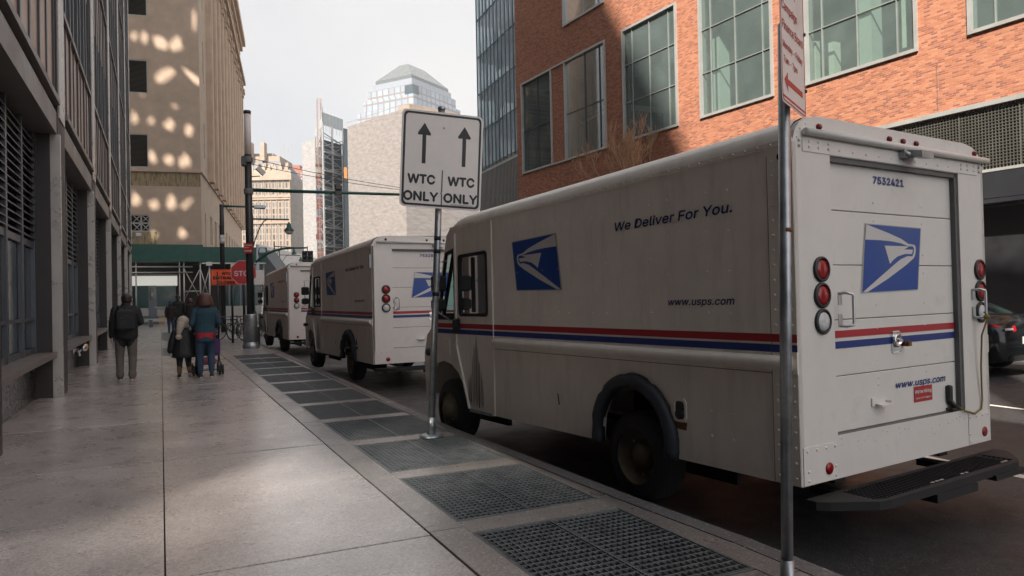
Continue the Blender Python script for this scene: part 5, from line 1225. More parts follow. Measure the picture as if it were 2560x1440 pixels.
m = MB(-Vector((x1, Y, 0))); m.box(X(371), X(392), Y-.05, Y+.22, Zf(792), Zf(714)); m.mat(1); m.box(X(374), X(389.5), Y-.07, Y-.051, Zf(750), Zf(719)); m.mat(2); m.box(X(378), X(383), Y-.09, Y-.071, Zf(741), Zf(731)); m.build('door', [MT['door'], MT['oglass'], MT['boothw']], GBo)
m = MB(-Vector((x1, Y, 0))); m.box(x0, x1+3, Y-.6, Y+3, -.1, Zf(791)); m.mat(1); m.box(X(396), X(418), Y-.8, Y-.601, 0, Zf(790)); m.build('plinth', [MT['cone'], MT['yel']], GBo)
bl_ = at_z(377, 818); m = MB(); za = at_d(377, 797, dh(bl_)).z; m.box(bl_.x-3, bl_.x+.9, bl_.y+.1, bl_.y+.25, za-.12, za); m.box(bl_.x-3, bl_.x+1.6, bl_.y+2, bl_.y+2.2, .3, .42)
for x in (-2.6, .8): m.box(bl_.x+x, bl_.x+x+.1, bl_.y+.12, bl_.y+.22, 0, za-.12)
tag(m.build('guard_rail', MT['galv']), 'low grey guard rail in front of the booth', 'railing')
# glass kiosk to the right
Y = 46.9; X = lambda u: at_y(u, 760, Y).x; Zf = lambda v: at_y(615, v, Y).z
KO = empty('glass_kiosk', (X(572), Y, 0), 0, 'teal glass security kiosk with pale base behind the bicycles', 'kiosk')
m = MB(-Vector((X(572), Y, 0))); m.box(X(572), X(654), Y, Y+4, -.2, Zf(764)); m.box(X(570), X(656), Y-.1, Y+4.1, Zf(703), Zf(698)); m.mat(1)
for u in (572, 600, 628, 652): m.box(X(u), X(u)+.08, Y, Y+.08, Zf(764), Zf(703))
m.build('frame', [MT['boothw'], MT['door']], KO)
m = MB(-Vector((X(572), Y, 0))); m.box(X(572)+.1, X(654)-.05, Y+.1, Y+3.9, Zf(764), Zf(703)); m.build('glass', MT['gl_t'], KO)
# grey sloping concrete
D = 66
pl = [(636, 620), (655, 622), (668, 640), (692, 672), (692, 730), (636, 730)]
P0 = at_d(640, 690, D); m = MB()
q = [at_d(u, v, D) for u, v in pl]; m.plate([(i, 0) for i in range(0)] or [(p.dot(_r), p.z) for p in q], lambda a, c: Vector((0, 0, c))+_r.to_2d().to_3d()*a+Vector((_f.x, _f.y, 0))*D, Vector((_f.x, _f.y, 0))*4)
tag(m.build('sloped_wall', MT['cone']), 'dark grey concrete wall with a sloping end behind the stop sign', 'wall')
# ---- lamps and signals
def lamp_bell(m, p, s=1.0):
    m.lathe([(.03*s, .5*s), (.05*s, .42*s), (.10*s, .38*s), (.12*s, .2*s), (.26*s, .05*s), (.28*s, 0)], p, (0, 0, 1), 14)
def street_lamp(pu, vt, D, u1, va, label, s=1.0, brace=True):
    B = at_d(pu, 760, D); B.z = 0; S_ = empty('street_lamp', B, 0, label, 'street lamp', 'green street lamps down the street')
    zt_ = at_d(pu, vt, D).z; za = at_d(pu, va, D).z; e = at_d(u1, va+2, D)-B
    m = MB(); m.lathe([(.16*s, 0), (.16*s, .9), (.09*s, 1.0), (.06*s, zt_), (.01, zt_+.2)], n=10); m.build('post', MT['teal'], S_)
    m = MB(); m.tube((0, 0, za), (e.x, e.y, e.z), .045*s); 
    if brace: m.path([(0, 0, za-1.6*s)]+[(e.x*t, e.y*t, za-1.6*s*(1-t*2.2)**2) for t in (.08, .2, .32, .45)], .03*s)
    m.build('arm', MT['teal'], S_)
    m = MB(); lamp_bell(m, (e.x, e.y, e.z-.62*s), s); m.mat(1); m.ball((e.x, e.y, e.z-.66*s), (.22*s, .22*s, .16*s)); m.build('lantern', [MT['teal'], MT['lampg']], S_)
street_lamp(634, 538, 40, 722, 547, 'green street lamp with a bell lantern hanging just right of the tall black pole')
street_lamp(688, 606, 78, 735, 616, 'farther green street lamp just left of the traffic signal', 1.1)
street_lamp(701, 628, 96, 752, 637, 'most distant green street lamp, beside the traffic signal', 1.1)
B = at_d(558, 760, 36); B.z = 0; S_ = empty('cobra_lamp', B, 0, 'slim black lamp post with a long level arm left of the tall black pole', 'street lamp')
zt_ = at_d(558, 511, 36).z; e = at_d(640, 517, 36.5)-B
m = MB(); m.lathe([(.12, 0), (.11, zt_-1), (.10, zt_)], n=12); m.build('post', MT['black'], S_)
m = MB(); m.tube((-.1, 0, zt_-.08), e, .05); m.build('arm', MT['teal'], S_)
m = MB(); m.bbox(e.x-.1, e.x+.45, e.y-.13, e.y+.13, e.z-.1, e.z+.08, .04); m.build('lamp_head', MT['galv'], S_)
m = MB(); q = at_d(558, 603, 36)-B; m.ball((0, -.12, q.z), (.13, .13, .15)); m.box(-.09, .09, -.2, -.02, q.z+.12, q.z+.3); m.build('call_light', MT['embw'], S_)
D = 52; B = at_d(646, 760, D); B.z = 0; S_ = empty('traffic_signal', B, 0, 'traffic signal showing green on a curved green arm above the third truck', 'traffic light')
m = MB(); m.lathe([(.13, 0), (.10, at_d(646, 612, D).z)], n=10); m.bbox(.1, .5, -.3, .1, at_d(646, 633, D).z, at_d(646, 621, D).z, .04); m.build('post', MT['galv'], S_)
m = MB(); m.path([at_d(u, v, D)-B for u, v in ((640, 656), (652, 645), (668, 634), (685, 627), (705, 622), (730, 620), (768, 619.5))], [.12, .11, .1, .09, .08, .07, .06], 8); m.build('arm', MT['teal'], S_)
for i, u in enumerate((762, 776)):
    q = at_d(u, 642, D-.1)-B; m = MB(); m.bbox(q.x-.17, q.x+.17, q.y-.12, q.y+.12, q.z-.5, q.z+.42, .03)
    for k in (-.32, -.03, .26): m.lathe([(.12, 0), (.12, .2)], (q.x, q.y-.12, q.z+k), (-.3, -.95, 0), 10)
    if i: m.tube((q.x-.2, q.y, q.z+.3), (q.x-.2, q.y, q.z+.75), .03)
    m.mat(1); m.ball((q.x-.02, q.y-.17, q.z-.34), (.09, .05, .09)); m.build('signal_head', [MT['black'], MT['greenlamp'] if i else MT['black']], S_)
# ================================================================== people
MT.update(skin=mat('skin', (.42, .24, .17), .5), hairb=mat('dark hair', (.02, .015, .012), .5, bump=.3, bs=120), hairr=mat('auburn hair', (.075, .028, .018), .45, var=.3, vs=14, bump=.5, bs=90), coat=mat('black jacket', (.006, .006, .0065), .75, bump=.5, bs=16, var=.3, vs=5), puff=mat('black puffy coat', (.005, .005, .006), .6, bump=.6, bs=12),
  khaki=mat('grey trousers', (.11, .095, .083), .85, bump=.6, bs=9, var=.2, vs=4), denim=mat('blue jeans', (.022, .05, .09), .85, bump=.4, bs=12, var=.25, vs=5), djack=mat('denim jacket', (.018, .055, .08), .85, bump=.4, bs=14, var=.25, vs=6), redc=mat('red shirt hem', (.40, .015, .025), .8), brownp=mat('brown leggings', (.16, .095, .05), .85), shoe=mat('dark shoe', (.03, .022, .018), .7), sole=mat('pale sole', (.5, .5, .48), .7), shoeg=mat('grey trainer', (.25, .26, .28), .7), tanshoe=mat('brown shoe', (.16, .06, .035), .6), cream=mat('cream hat', (.50, .43, .34), .9, bump=.6, bs=40), pack=mat('backpack', (.006, .0065, .009), .7, bump=.3, bs=20), packl=mat('backpack trim', (.05, .052, .06), .6), maroon=mat('dark brown jacket', (.014, .007, .006), .8), pinkb=mat('stroller cloth', (.30, .10, .14), .8), purple=mat('purple blanket', (.09, .03, .13), .85), bag=mat('grey bag', (.35, .36, .4), .7, var=.4, vs=12))
def fuse(mb, name, parts, mats, parent, voxel=.011, smooth=3):
    # parts: (segment a, segment b, ra, rb, material) already added to mb as closed volumes; fuse to one skin
    me = bpy.data.meshes.new('t'); me.from_pydata(mb.v, [], mb.f); o = bpy.data.objects.new('t', me); COL.objects.link(o)
    md = o.modifiers.new('r', 'REMESH'); md.mode = 'VOXEL'; md.voxel_size = voxel; md.use_smooth_shade = True
    ms = o.modifiers.new('s', 'SMOOTH'); ms.iterations = smooth; ms.factor = .5
    bpy.context.view_layer.update()
    m2 = bpy.data.meshes.new_from_object(o.evaluated_get(bpy.context.evaluated_depsgraph_get()))
    bpy.data.objects.remove(o); bpy.data.meshes.remove(me)
    m2.name = name
    for m in mats: m2.materials.append(m)
    P = [(Vector(a), Vector(b)-Vector(a), ra, rb, mi) for a, b, ra, rb, mi in parts]
    for p in m2.polygons:
        c = p.center; best = 9e9; bi = 0
        for a, d, ra, rb, mi in P:
            l = d.length_squared; t = max(0, min(1, (c-a).dot(d)/l)) if l > 1e-9 else 0
            q = (c-a-d*t).length/(ra+(rb-ra)*t)
            if q < best: best = q; bi = mi
        p.material_index = bi; p.use_smooth = True
    ob_ = bpy.data.objects.new(name, m2); COL.objects.link(ob_); ob_.parent = parent; return ob_
class Fig:
    def __init__(s): s.mb = MB(); s.p = []
    def cap(s, a, b, ra, rb, mi, n=10):
        a = Vector(a); b = Vector(b); s.p.append((a, b, ra, rb, mi))
        d = (b-a); L = d.length; d = d.normalized() if L > 1e-6 else Vector((0, 0, 1)); x = d.orthogonal().normalized(); y = d.cross(x); rings = []
        def ring(c, r): return [c+(x*math.cos(t)+y*math.sin(t))*r for t in [2*math.pi*j/n for j in range(n)]]
        for k in (.02, .35, .7, 1): rings.append(ring(a-d*ra*math.sqrt(max(0, 1-k*k)), ra*k))
        for k in (1, .7, .35, .02): rings.append(ring(b+d*rb*math.sqrt(max(0, 1-k*k)), rb*k))
        s.mb.loft(rings)
    def chain(s, pts, rs, mi):
        for i in range(len(pts)-1): s.cap(pts[i], pts[i+1], rs[i], rs[i+1], mi)
    def torso(s, rings, mi, n=16):
        # rings: (x, y, z, rx, ry)
        s.mb.loft([[Vector((x+rx*math.copysign(abs(math.cos(t))**.85, math.cos(t)), y+ry*math.copysign(abs(math.sin(t))**.85, math.sin(t)), z)) for t in [2*math.pi*j/n for j in range(n)]] for x, y, z, rx, ry in rings])
        for a, b in zip(rings, rings[1:]): s.p.append((Vector(a[:3]), Vector(b[:3]), (a[3]+a[4])/2*1.05, (b[3]+b[4])/2*1.05, mi))
    def hand(s, w, d, palm, mi, k=1.0, curl=.5):
        # w wrist, d direction of the fingers, palm = direction the palm faces; fingers curl towards it
        w = Vector(w); d = Vector(d).normalized(); pn = Vector(palm); pn = (pn-d*pn.dot(d)).normalized(); sd = d.cross(pn)
        for j, o in enumerate((-.028, -.01, .01, .028)):
            base = w+d*.085*k+sd*o*k; s.cap(w+sd*o*.6*k, base, .017*k, .014*k, mi, 8)
            L = (.068, .08, .075, .058)[j]*k; c1 = curl*.5; c2 = curl*1.5
            k1 = base+(d*math.cos(c1)+pn*math.sin(c1))*L*.55; k2 = k1+(d*math.cos(c2)+pn*math.sin(c2))*L*.55
            s.cap(base, k1, .0105*k, .0095*k, mi, 6); s.cap(k1, k2, .0095*k, .008*k, mi, 6)
        b = w+d*.03*k-sd*.03*k; t1 = b+(d*.6-sd*.7+pn*.35).normalized()*.038*k; s.cap(b, t1, .014*k, .012*k, mi, 6); s.cap(t1, t1+(d*.9-sd*.2+pn*.3).normalized()*.032*k, .011*k, .009*k, mi, 6)
    def head(s, c, r, face, mi):
        # skull, jaw, nose, brow, lips, ears; face = direction the face looks
        c = Vector(c); f = Vector(face).normalized(); u = Vector((0, 0, 1)); sd = f.cross(u).normalized(); u = sd.cross(f)
        s.cap(c-f*r*.25+u*r*.15, c+f*r*.2+u*r*.15, r*.98, r*.9, mi, 14); s.cap(c+f*r*.1, c+f*r*.42-u*r*.75, r*.75, r*.48, mi)
        s.cap(c+f*r*1.0+u*r*.05, c+f*r*1.16-u*r*.28, r*.1, r*.17, mi, 6)
        for q in (-1, 1):
            s.cap(c+sd*q*r*.92-f*r*.05+u*r*.08, c+sd*q*r*.92-f*r*.02-u*r*.3, r*.17, r*.13, mi, 6); s.cap(c+f*r*.98+sd*q*r*.2+u*r*.22, c+f*r*.9+sd*q*r*.5+u*r*.2, r*.1, r*.1, mi, 6)
        s.cap(c+f*r*.86-u*r*.58-sd*r*.2, c+f*r*.86-u*r*.58+sd*r*.2, r*.1, r*.1, mi, 6)
    def shoe(s, ankle, yaw, mi, msole, k=1.0, lift=0, pitch=0):
        a = Vector(ankle); d = Vector((math.sin(yaw), math.cos(yaw), -pitch)).normalized()
        h = Vector((a.x, a.y, .045*k+lift)); s.cap(h-d*.05*k, h+d*.05*k, .044*k, .045*k, mi); s.cap(h+d*.05*k, h+d*.165*k-Vector((0, 0, .008)), .046*k, .034*k, mi)
        g_ = Vector((0, 0, .032*k)); s.cap(h-d*.055*k-g_, h+d*.07*k-g_, .036*k, .042*k, msole, 8); s.cap(h+d*.07*k-g_, h+d*.175*k-g_*.9, .042*k, .03*k, msole, 8)
# ---- man with the backpack
def person_man():
    T = empty('person', (-.63, 16.35, 0), .04, 'person in black jacket and grey trousers with a black backpack, by the left building', 'person')
    F = Fig(); F.head((.035, .08, 1.575), .098, (.45, .8, -.35), 0); F.cap((0, .0, 1.42), (.02, .05, 1.53), .062, .058, 0)
    F.torso([(0, .0, .80, .20, .135), (0, 0, .86, .215, .15), (0, -.005, 1.0, .212, .145), (0, -.01, 1.15, .215, .14), (0, -.015, 1.3, .225, .14), (0, -.01, 1.39, .20, .12), (0, 0, 1.45, .12, .09), (.0, .01, 1.49, .078, .075)], 1)
    F.chain([(-.195, -.01, 1.385), (-.248, -.03, 1.12), (-.262, .03, .87)], [.07, .058, .046], 1)
    F.chain([(.195, -.01, 1.385), (.27, -.035, 1.13), (.20, .20, 1.08)], [.07, .058, .046], 1)
    F.hand((-.264, .04, .845), (0, .1, -1), (1, .1, 0), 0, 1.0, .6); F.hand((.185, .225, 1.085), (-.35, .8, .25), (-.2, 0, 1), 0, 1.0, 1.0)
    F.chain([(-.095, .0, .83), (-.115, .05, .48), (-.115, -.02, .12)], [.108, .082, .066], 2); F.cap((-.115, -.02, .14), (-.115, -.02, .10), .075, .078, 2)
    F.chain([(.095, .0, .83), (.11, -.0, .47), (.10, -.13, .13)], [.108, .082, .066], 2); F.cap((.10, -.13, .15), (.10, -.14, .10), .075, .078, 2)
    F.shoe((-.115, .0, .08), -.1, 3, 4); F.shoe((.10, -.13, .08), .15, 5, 4)
    b = fuse(F.mb, 'body', F.p, [MT[k] for k in ('skin', 'coat', 'khaki', 'shoe', 'sole', 'tanshoe')], T)
    m = MB(); rings = []
    c = Vector((.03, .068, 1.59))
    m.ball(c+Vector((-.012, -.02, .028)), (.103, .112, .088), 16, 8); m.lathe([(.09, -.06), (.1, -.02), (.096, 0)], c-Vector((.012, .026, 0)), n=14); m.build('hair', MT['hairb'], T)
    m = MB(); m.bbox(-.155, .155, -.30, -.15, .98, 1.40, .05); m.bbox(-.125, .125, -.35, -.29, 1.0, 1.24, .03); m.mat(1); m.path([(-.07, -.352, 1.255), (0, -.355, 1.265), (.07, -.352, 1.255)], .006, 5); m.mat(0)
    for s in (-1, 1): m.path([(s*.1, -.16, 1.38), (s*.125, -.1, 1.46), (s*.13, .05, 1.455), (s*.14, .135, 1.34), (s*.15, .12, 1.12), (s*.15, -.1, 1.02)], .02, 6)
    m.path([(-.03, -.2, 1.40), (0, -.22, 1.44), (.03, -.2, 1.40)], .008, 5); m.build('backpack', [MT['pack'], MT['packl']], T)
    m = MB(); m.fbox((.12, .30, 1.10), (.07, .02, 0), (-.01, .01, .0), (0, .04, .13)); m.build('phone', MT['black'], T)
    m = MB(); m.lathe([(.075, 1.44), (.088, 1.47), (.082, 1.515), (.066, 1.52)], n=14, caps=False); m.build('collar', MT['coat'], T)
person_man()
def person_woman():
    T = empty('person', (.785, 15.82, 0), .0, 'person with auburn bob, denim jacket over a red hem and blue jeans, pushing the stroller', 'person')
    F = Fig(); F.head((0, .04, 1.55), .095, (.05, 1, -.15), 0); F.cap((0, 0, 1.40), (0, .02, 1.5), .05, .05, 0)
    F.torso([(0, 0, .80, .185, .15), (0, 0, .88, .192, .15), (0, 0, .905, .188, .14)], 5); F.torso([(0, 0, .90, .195, .145), (0, 0, 1.05, .19, .13), (0, -.01, 1.2, .198, .13), (0, -.015, 1.3, .205, .13), (0, -.01, 1.38, .17, .11), (0, 0, 1.42, .08, .075)], 1)
    for s in (-1, 1):
        F.chain([(s*.185, -.01, 1.33), (s*.25, -.06, 1.09), (s*.21, .22, 1.0)], [.066, .055, .043], 1); F.hand((s*.205, .245, .995), (-s*.15, 1, -.1), (0, 0, -1), 0, .9, 1.3)
    F.chain([(-.09, 0, .83), (-.105, .02, .46), (-.10, -.04, .13)], [.112, .078, .056], 2); F.chain([(.09, 0, .83), (.105, .07, .47), (.105, -.09, .14)], [.112, .078, .056], 2)
    F.torso([(0, -.01, .72, .175, .15), (0, -.01, .85, .17, .14)], 2)
    F.shoe((-.10, -.02, .07), -.2, 3, 4, .95); F.shoe((.105, -.09, .09), .12, 3, 4, .95, .01, .1)
    fuse(F.mb, 'body', F.p, [MT[k] for k in ('skin', 'djack', 'denim', 'shoe', 'sole', 'redc')], T)
    m = MB(); c = (0, .01, 0)
    m.lathe([(.08, 1.43), (.13, 1.415), (.155, 1.42), (.163, 1.45), (.157, 1.50), (.147, 1.55), (.133, 1.60), (.110, 1.642), (.078, 1.67), (.04, 1.685), (.005, 1.69)], c, n=24)
    m.build('hair', MT['hairr'], T)
person_woman()
def person_child():
    T = empty('person', (.40, 16.15, 0), .05, 'child in a cream tailed hat and long black puffy coat walking beside the stroller', 'person')
    F = Fig(); F.head((-.01, .03, 1.09), .085, (0, 1, -.1), 0); F.cap((0, 0, .95), (0, .02, 1.05), .05, .05, 0)
    F.torso([(.02, 0, .40, .235, .19), (.02, 0, .46, .24, .2), (.015, 0, .62, .215, .17), (.01, 0, .78, .195, .155), (0, 0, .9, .175, .14), (0, 0, .97, .11, .1), (0, 0, 1.0, .07, .07)], 1)
    F.chain([(-.16, 0, .9), (-.225, -.02, .72), (-.255, .0, .55)], [.068, .06, .055], 1); F.chain([(.16, 0, .9), (.235, -.02, .74), (.29, .04, .60)], [.068, .06, .052], 1)
    F.hand((-.257, .01, .52), (0, .1, -1), (1, 0, 0), 0, .7); F.hand((.305, .06, .575), (.3, .4, -.6), (0, 1, 0), 0, .7)
    F.chain([(-.075, 0, .44), (-.08, .02, .28), (-.085, -.0, .1)], [.075, .058, .048], 2); F.chain([(.075, 0, .44), (.085, .04, .3), (.095, -.07, .15)], [.075, .058, .048], 2)
    F.shoe((-.085, .0, .06), -.1, 3, 4, .8); F.shoe((.10, -.06, .06), .1, 3, 4, .8, .055, .5)
    fuse(F.mb, 'body', F.p, [MT[k] for k in ('skin', 'puff', 'brownp', 'shoe', 'sole')], T)
    m = MB(); m.ball((-.005, .02, 1.11), (.118, .122, .125), 18, 10); m.path([(-.03, -.1, 1.1), (-.07, -.115, 1.0), (-.095, -.13, .9), (-.1, -.14, .84)], [.085, .075, .05, .04], 10); m.ball((-.10, -.15, .82), (.065, .05, .055)); m.lathe([(.118, 1.0), (.125, 1.03), (.118, 1.07)], (-.005, .02, 0), n=18, caps=False); m.build('hat', MT['cream'], T)
person_child()
def person_far(u, v, hv, label, coat, legs, hood=None, sh=1.0):
    B = at_z(u, v); h = at_d(u, hv, dh(B)).z; k = h/1.74
    T = empty('person', B, random.uniform(-.1, .1), label, 'person', 'people far down the sidewalk'); T.scale = (k, k, k)
    F = Fig(); F.head((0, .05, 1.61), .1, (0, 1, -.1), 0); F.cap((0, 0, 1.44), (0, .03, 1.55), .058, .056, 0)
    F.torso([(0, 0, .80, .19*sh, .14), (0, 0, .95, .195*sh, .14), (0, 0, 1.2, .2*sh, .14), (0, -.01, 1.36, .21*sh, .135), (0, 0, 1.45, .13, .1), (0, 0, 1.5, .075, .075)], 1)
    sg = 1 if int(u) % 2 else -1
    for s in (-1, 1):
        F.chain([(s*.2*sh, 0, 1.38), (s*.26*sh, -.02, 1.12), (s*.24*sh, .1-.08*s*sg, .9)], [.07, .06, .05], 1); F.hand((s*.24*sh, .11-.08*s*sg, .875), (0, .2, -1), (-s, 0, 0), 0)
        F.chain([(s*.095, 0, .84), (s*.1, .05*s*sg+.03, .46), (s*.1, -.16*s*sg, .12)], [.105, .075, .06], 2); F.shoe((s*.1, -.16*s*sg, .08), 0, 3, 3)
    fuse(F.mb, 'body', F.p, [MT[x] for x in ('skin', coat, legs, 'shoe')], T, .016)
    m = MB(); m.ball((0, .03, 1.645), (.108, .118, .095), 14, 8)
    if hood: m.lathe([(.09, 1.5), (.115, 1.55), (.11, 1.64)], (0, .02, 0), n=12)
    m.build('hair', MT['hairb' if not hood else hood], T)
person_far(428, 833, 752, 'person in dark maroon jacket and blue jeans, leftmost of those far ahead', 'maroon', 'denim', 'djack')
person_far(446, 831, 738, 'tallest of those far ahead, in a black coat and dark trousers', 'coat', 'coat', None, 1.15)
person_far(476, 830, 745, 'person with brown hair and dark backpack jacket, far ahead just left of the denim jacket', 'maroon', 'denim', 'hairr')
person_far(496, 829, 752, 'person in pale blue jacket half hidden behind the denim jacket', 'djack', 'coat')
# ---- stroller
def stroller():
    T = empty('stroller', (.86, 16.45, 0), 0, 'dark folding stroller with double wheels and a pink seat, pushed by the person in denim', 'stroller')
    m = MB()
    for s in (-1, 1):
        m.path([(s*.20, -.38, 1.0), (s*.21, -.2, .88), (s*.22, .3, .25), (s*.22, .42, .10)], .013, 6); m.path([(s*.21, .12, .55), (s*.22, -.1, .3), (s*.245, -.18, .10)], .013, 6)
    m.path([(-.20, -.38, 1.0), (0, -.40, 1.01), (.20, -.38, 1.0)], .015, 6); m.tube((-.245, -.18, .11), (.245, -.18, .11), .012); m.tube((-.22, .3, .25), (.22, .3, .25), .012)
    m.build('frame', MT['blackm'], T)
    m = MB(); m.loft([[(-.19, -.06, .82), (.19, -.06, .82), (.19, -.02, .82), (-.19, -.02, .82)], [(-.19, .08, .42), (.19, .08, .42), (.19, .13, .42), (-.19, .13, .42)], [(-.19, .1, .38), (.19, .1, .38), (.19, .36, .43), (-.19, .36, .43)], ]); m.mat(1); m.bbox(-.17, .17, -.02, .3, .2, .34, .04); m.build('seat', [MT['blackm'], MT['pinkb']], T)
    m = MB(); m.loft([[(-.2*c, .1+.22*s_*.2-.16, .86+.06*s_) for c, s_ in ((1, 0), (.7, 1), (-.7, 1), (-1, 0))], [(-.21*c, .1, .92+.1*s_) for c, s_ in ((1, 0), (.7, 1), (-.7, 1), (-1, 0))], [(-.2*c, .32, .82+.14*s_) for c, s_ in ((1, 0), (.7, 1), (-.7, 1), (-1, 0))]]); m.build('canopy', MT['blackm'], T)
    m = MB(); m.bbox(.10, .235, -.12, .1, .40, .74, .04); m.build('blanket', MT['purple'], T)
    m = MB(); m.bbox(-.36, -.24, -.36, -.2, .68, .92, .04); m.path([(-.3, -.28, .92), (-.25, -.32, 1.0), (-.2, -.36, 1.0)], .008, 5); m.build('bag', MT['bag'], T)
    for s in (-1, 1):
        for y in (-.18, .42):
            for o in (-.03, .03):
                m = MB(); m.lathe([(.055, -.018), (.098, -.017), (.105, -.008), (.105, .008), (.098, .017), (.055, .018)], (s*.245+o, y, .105), (1, 0, 0), 18); m.mat(1); m.lathe([(.03, -.02), (.054, -.012), (.054, .012), (.03, .02)], (s*.245+o, y, .105), (1, 0, 0), 12); m.build('wheel', [MT['rubber'], MT['galv']], T)
stroller()
# ---- bicycles
def bicycle(loc, rz, lean, label, mt):
    T = empty('bicycle', loc, rz, label, 'bicycle', 'bicycles parked by the sign posts'); T.rotation_euler = (0, lean, rz)
    R = .335; m = MB(); rear, fr_ = Vector((0, -.5, R)), Vector((0, .52, R)); bb_ = Vector((0, -.06, .28)); st_ = Vector((0, -.22, .82)); hd_ = Vector((0, .34, .80)); h2 = Vector((0, .37, .66))
    for a, b, r in ((bb_, st_, .016), (st_*.98, hd_, .016), (bb_, h2, .019), (hd_, h2, .018), (h2, fr_, .013), (rear, bb_, .011), (rear, st_*.97, .009)): m.tube(a, b, r, None, 6)
    m.build('frame', mt, T)
    for c in (rear, fr_):
        m = MB(); m.lathe([(R-.02, -.016), (R, -.01), (R, .01), (R-.02, .016), (R-.028, 0)], c, (1, 0, 0), 28, False); m.mat(1)
        for i in range(14): a = i*math.pi/7; m.tube(c, c+Vector((0, math.cos(a), math.sin(a)))*(R-.022), .0022, None, 3)
        m.lathe([(.02, -.04), (.02, .04)], c, (1, 0, 0), 8); m.build('wheel', [MT['rubber'], MT['alu']], T)
    m = MB(); m.path([(-.27, .30, .93), (-.1, .36, .92), (.1, .36, .92), (.27, .30, .93)], .012, 6); m.tube(hd_, (0, .35, .92), .013); m.build('handlebar', MT['black'], T)
    m = MB(); m.loft([[(-.07, -.36, .9), (.07, -.36, .9), (.07, -.36, .93), (-.07, -.36, .93)], [(-.06, -.24, .91), (.06, -.24, .91), (.06, -.24, .94), (-.06, -.24, .94)], [(-.015, -.08, .91), (.015, -.08, .91), (.015, -.08, .935), (-.015, -.08, .935)]]); m.tube(st_, (0, -.23, .91), .012); m.build('saddle', MT['black'], T)
    m = MB(); m.lathe([(.09, .03), (.09, .036)], bb_, (1, 0, 0), 14); m.tube(bb_+Vector((.04, 0, 0)), bb_+Vector((.07, .05, -.16)), .009); m.box(.06, .14, .02, .09, .1, .12); m.tube(bb_-Vector((.04, 0, 0)), bb_+Vector((-.07, -.05, .16)), .009); m.build('crank', MT['alu'], T)
bicycle((2.45, 30.6, 0), 1.15, .06, 'leftmost parked bicycle, dark frame, below the orange sign', MT['black'])
bicycle((2.62, 30.2, 0), .35, -.08, 'middle parked bicycle seen nearly end on, with a silver lamp', MT['blackm'])
bicycle((2.95, 30.6, 0), -1.0, .05, 'rightmost parked bicycle with a rusty frame, against the stop sign post', MT['rust'])
# ---- dark car across the street
MT.update(carp=mat('black car paint', (.008, .010, .012), .15, .0, var=.05, spec=.5), carg=mat('car glass', (.02, .035, .033), .03, spec=1), tail=mat('tail lamp red', (.5, .012, .02), .1, var=.4, vs=30))
def car():
    T = empty('car', (14.93, 8.45, ROADZ), 0, 'black saloon car with red tail lights behind the near truck, by the dark garage wall', 'car')
    def ring(y, zb, zs, zt, wb, ws, wt): return [(-wb, y, zb), (-ws, y, (zb+zs)/2), (-ws, y, zs), (-wt, y, zt), (wt, y, zt), (ws, y, zs), (ws, y, (zb+zs)/2), (wb, y, zb)]
    m = MB(); m.sm = True
    m.loft([ring(-.12, .38, .62, .72, .6, .68, .6), ring(-.06, .3, .72, .93, .74, .80, .62), ring(.05, .24, .86, 1.02, .82, .88, .66), ring(.7, .2, .9, 1.05, .88, .92, .76), ring(1.4, .2, .92, .97, .9, .925, .8), ring(3.0, .2, .9, .95, .9, .92, .8), ring(3.9, .2, .82, .9, .88, .9, .74), ring(4.5, .22, .68, .76, .82, .86, .66), ring(4.72, .32, .55, .62, .6, .66, .55)])
    m.sm = False; m.build('body', MT['carp'], T)
    m = MB(); m.sm = True; m.loft([ring(.55, .98, 1.0, 1.04, .74, .74, .68), ring(1.15, .98, 1.22, 1.32, .8, .74, .6), ring(1.6, .98, 1.3, 1.44, .82, .72, .58), ring(2.5, .95, 1.32, 1.46, .82, .72, .58), ring(3.0, .95, 1.2, 1.3, .8, .74, .6), ring(3.65, .93, .95, .98, .74, .76, .7)]); m.sm = False; m.build('glasshouse', MT['carg'], T)
    for s in (-1, 1):
        m = MB(); pts = [(s*.915, .42, .84), (s*.915, .4, .75), (s*.86, .04, .70), (s*.62, -.085, .72), (s*.40, -.10, .78), (s*.40, -.08, .86), (s*.62, -.055, .90), (s*.85, .05, .90)]
        q = [Vector(p)+Vector((s*.012, -.015, 0)) for p in pts]; m.loft([pts, q]); m.mat(1); m.fbox((s*.72, -.105, .79), (-s*.2, -.01, 0), (0, -.012, 0), (0, 0, .035)); m.build('tail_light', [MT['tail'], MT['lensw']], T)
        for y in (.95, 3.75):
            m = MB(); m.lathe([(.2, 0), (.30, .01), (.325, .05), (.325, .17), (.30, .2)], (s*.93, y, .325), (-s, 0, 0), 22); m.mat(1); m.lathe([(.2, .0), (.19, .03), (.08, .02), (.01, -.01)], (s*.93, y, .325), (-s, 0, 0), 14, False); m.build('wheel', [MT['rubber'], MT['alu']], T)
    m = MB(); m.box(-.26, .26, -.135, -.118, .55, .67); m.mat(1); m.box(-.55, .55, -.14, -.05, .27, .36); m.build('rear_bumper_trim', [MT['signw'], MT['blackm']], T)
car()
bpy.data.objects['car'].scale = (1.12, 1.12, 1.12)   # name_car_scale
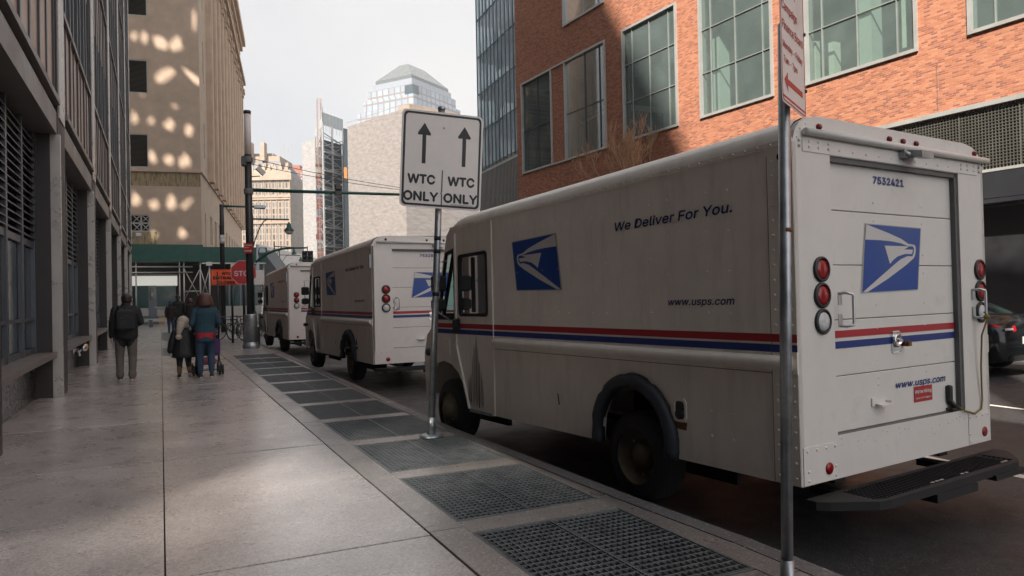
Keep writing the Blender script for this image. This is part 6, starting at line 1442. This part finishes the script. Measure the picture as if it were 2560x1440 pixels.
# ---- bare street tree behind the near truck
MT.update(bark=mat('bark', (.20, .13, .085), .85, var=.3, vs=8), twig=mat('pale twig', (.42, .28, .17), .8, var=.3, vs=3))
def tree():
    random.seed(21); B = Vector((18.6, 26.6, -.06)); T = empty('bare_tree', B, 0, 'bare leafless street tree whose pale twigs show above the near truck', 'tree')
    tr = MB(); tw_ = MB()
    def grow(p, d, L, r, k):
        n = 3; pts = [p]; q = Vector(p); dd = Vector(d)
        for i in range(n):
            dd = (dd+Vector((random.gauss(0, .10), random.gauss(0, .10), random.gauss(.03, .05)))).normalized(); q = q+dd*L/n; pts.append(q.copy())
        rs = [r*(1-.42*i/n) for i in range(n+1)]
        rs = [max(x, .008) for x in rs]
        (tr if k < 2 else tw_).path(pts, rs, 7 if k < 2 else 4, False)
        if k >= 5: return
        for j in range(random.choice((3, 3, 4)) if k < 4 else 3):
            t = random.uniform(.45, 1); i = min(n-1, int(t*n)); b = pts[i].lerp(pts[i+1], t*n-i)
            az = random.uniform(0, 6.28); sp_ = random.uniform(.25, .6); o = dd.orthogonal().normalized(); o2 = dd.cross(o)
            nd = (dd*math.cos(sp_)+(o*math.cos(az)+o2*math.sin(az))*math.sin(sp_)+Vector((0, 0, .12))).normalized(); grow(b, nd, L*random.uniform(.58, .75), rs[i]*.55, k+1)
    tr.path([(0, 0, 0), (.02, .03, 1.8), (-.02, .0, 3.8)], [.13, .10, .09], 9)
    for az in (0, 1.3, 2.6, 3.9, 5.2): grow(Vector((-.02, 0, 3.5+.07*az)), Vector((math.cos(az)*.45, math.sin(az)*.45, .8)).normalized(), 1.62, .05, 1)
    tr.build('trunk', MT['bark'], T); tw_.build('crown', MT['twig'], T)
tree()
bpy.data.objects['bare_tree'].scale = (1.05, 1.05, 1.25)
# ================================================================== air
m = MB(); m.box(-320, 320, -90, 620, -1.7, 190)
hz_ = bpy.data.materials.new('haze'); hz_.use_nodes = True; t = hz_.node_tree; t.nodes.clear()
pv = N(t, 'ShaderNodeVolumePrincipled'); pv.inputs['Color'].default_value = (.93, .93, .95, 1); pv.inputs['Density'].default_value = .0005; pv.inputs['Anisotropy'].default_value = .2
oo = N(t, 'ShaderNodeOutputMaterial'); t.links.new(pv.outputs[0], oo.inputs['Volume'])
tag(m.build('haze', hz_), kind='stuff')
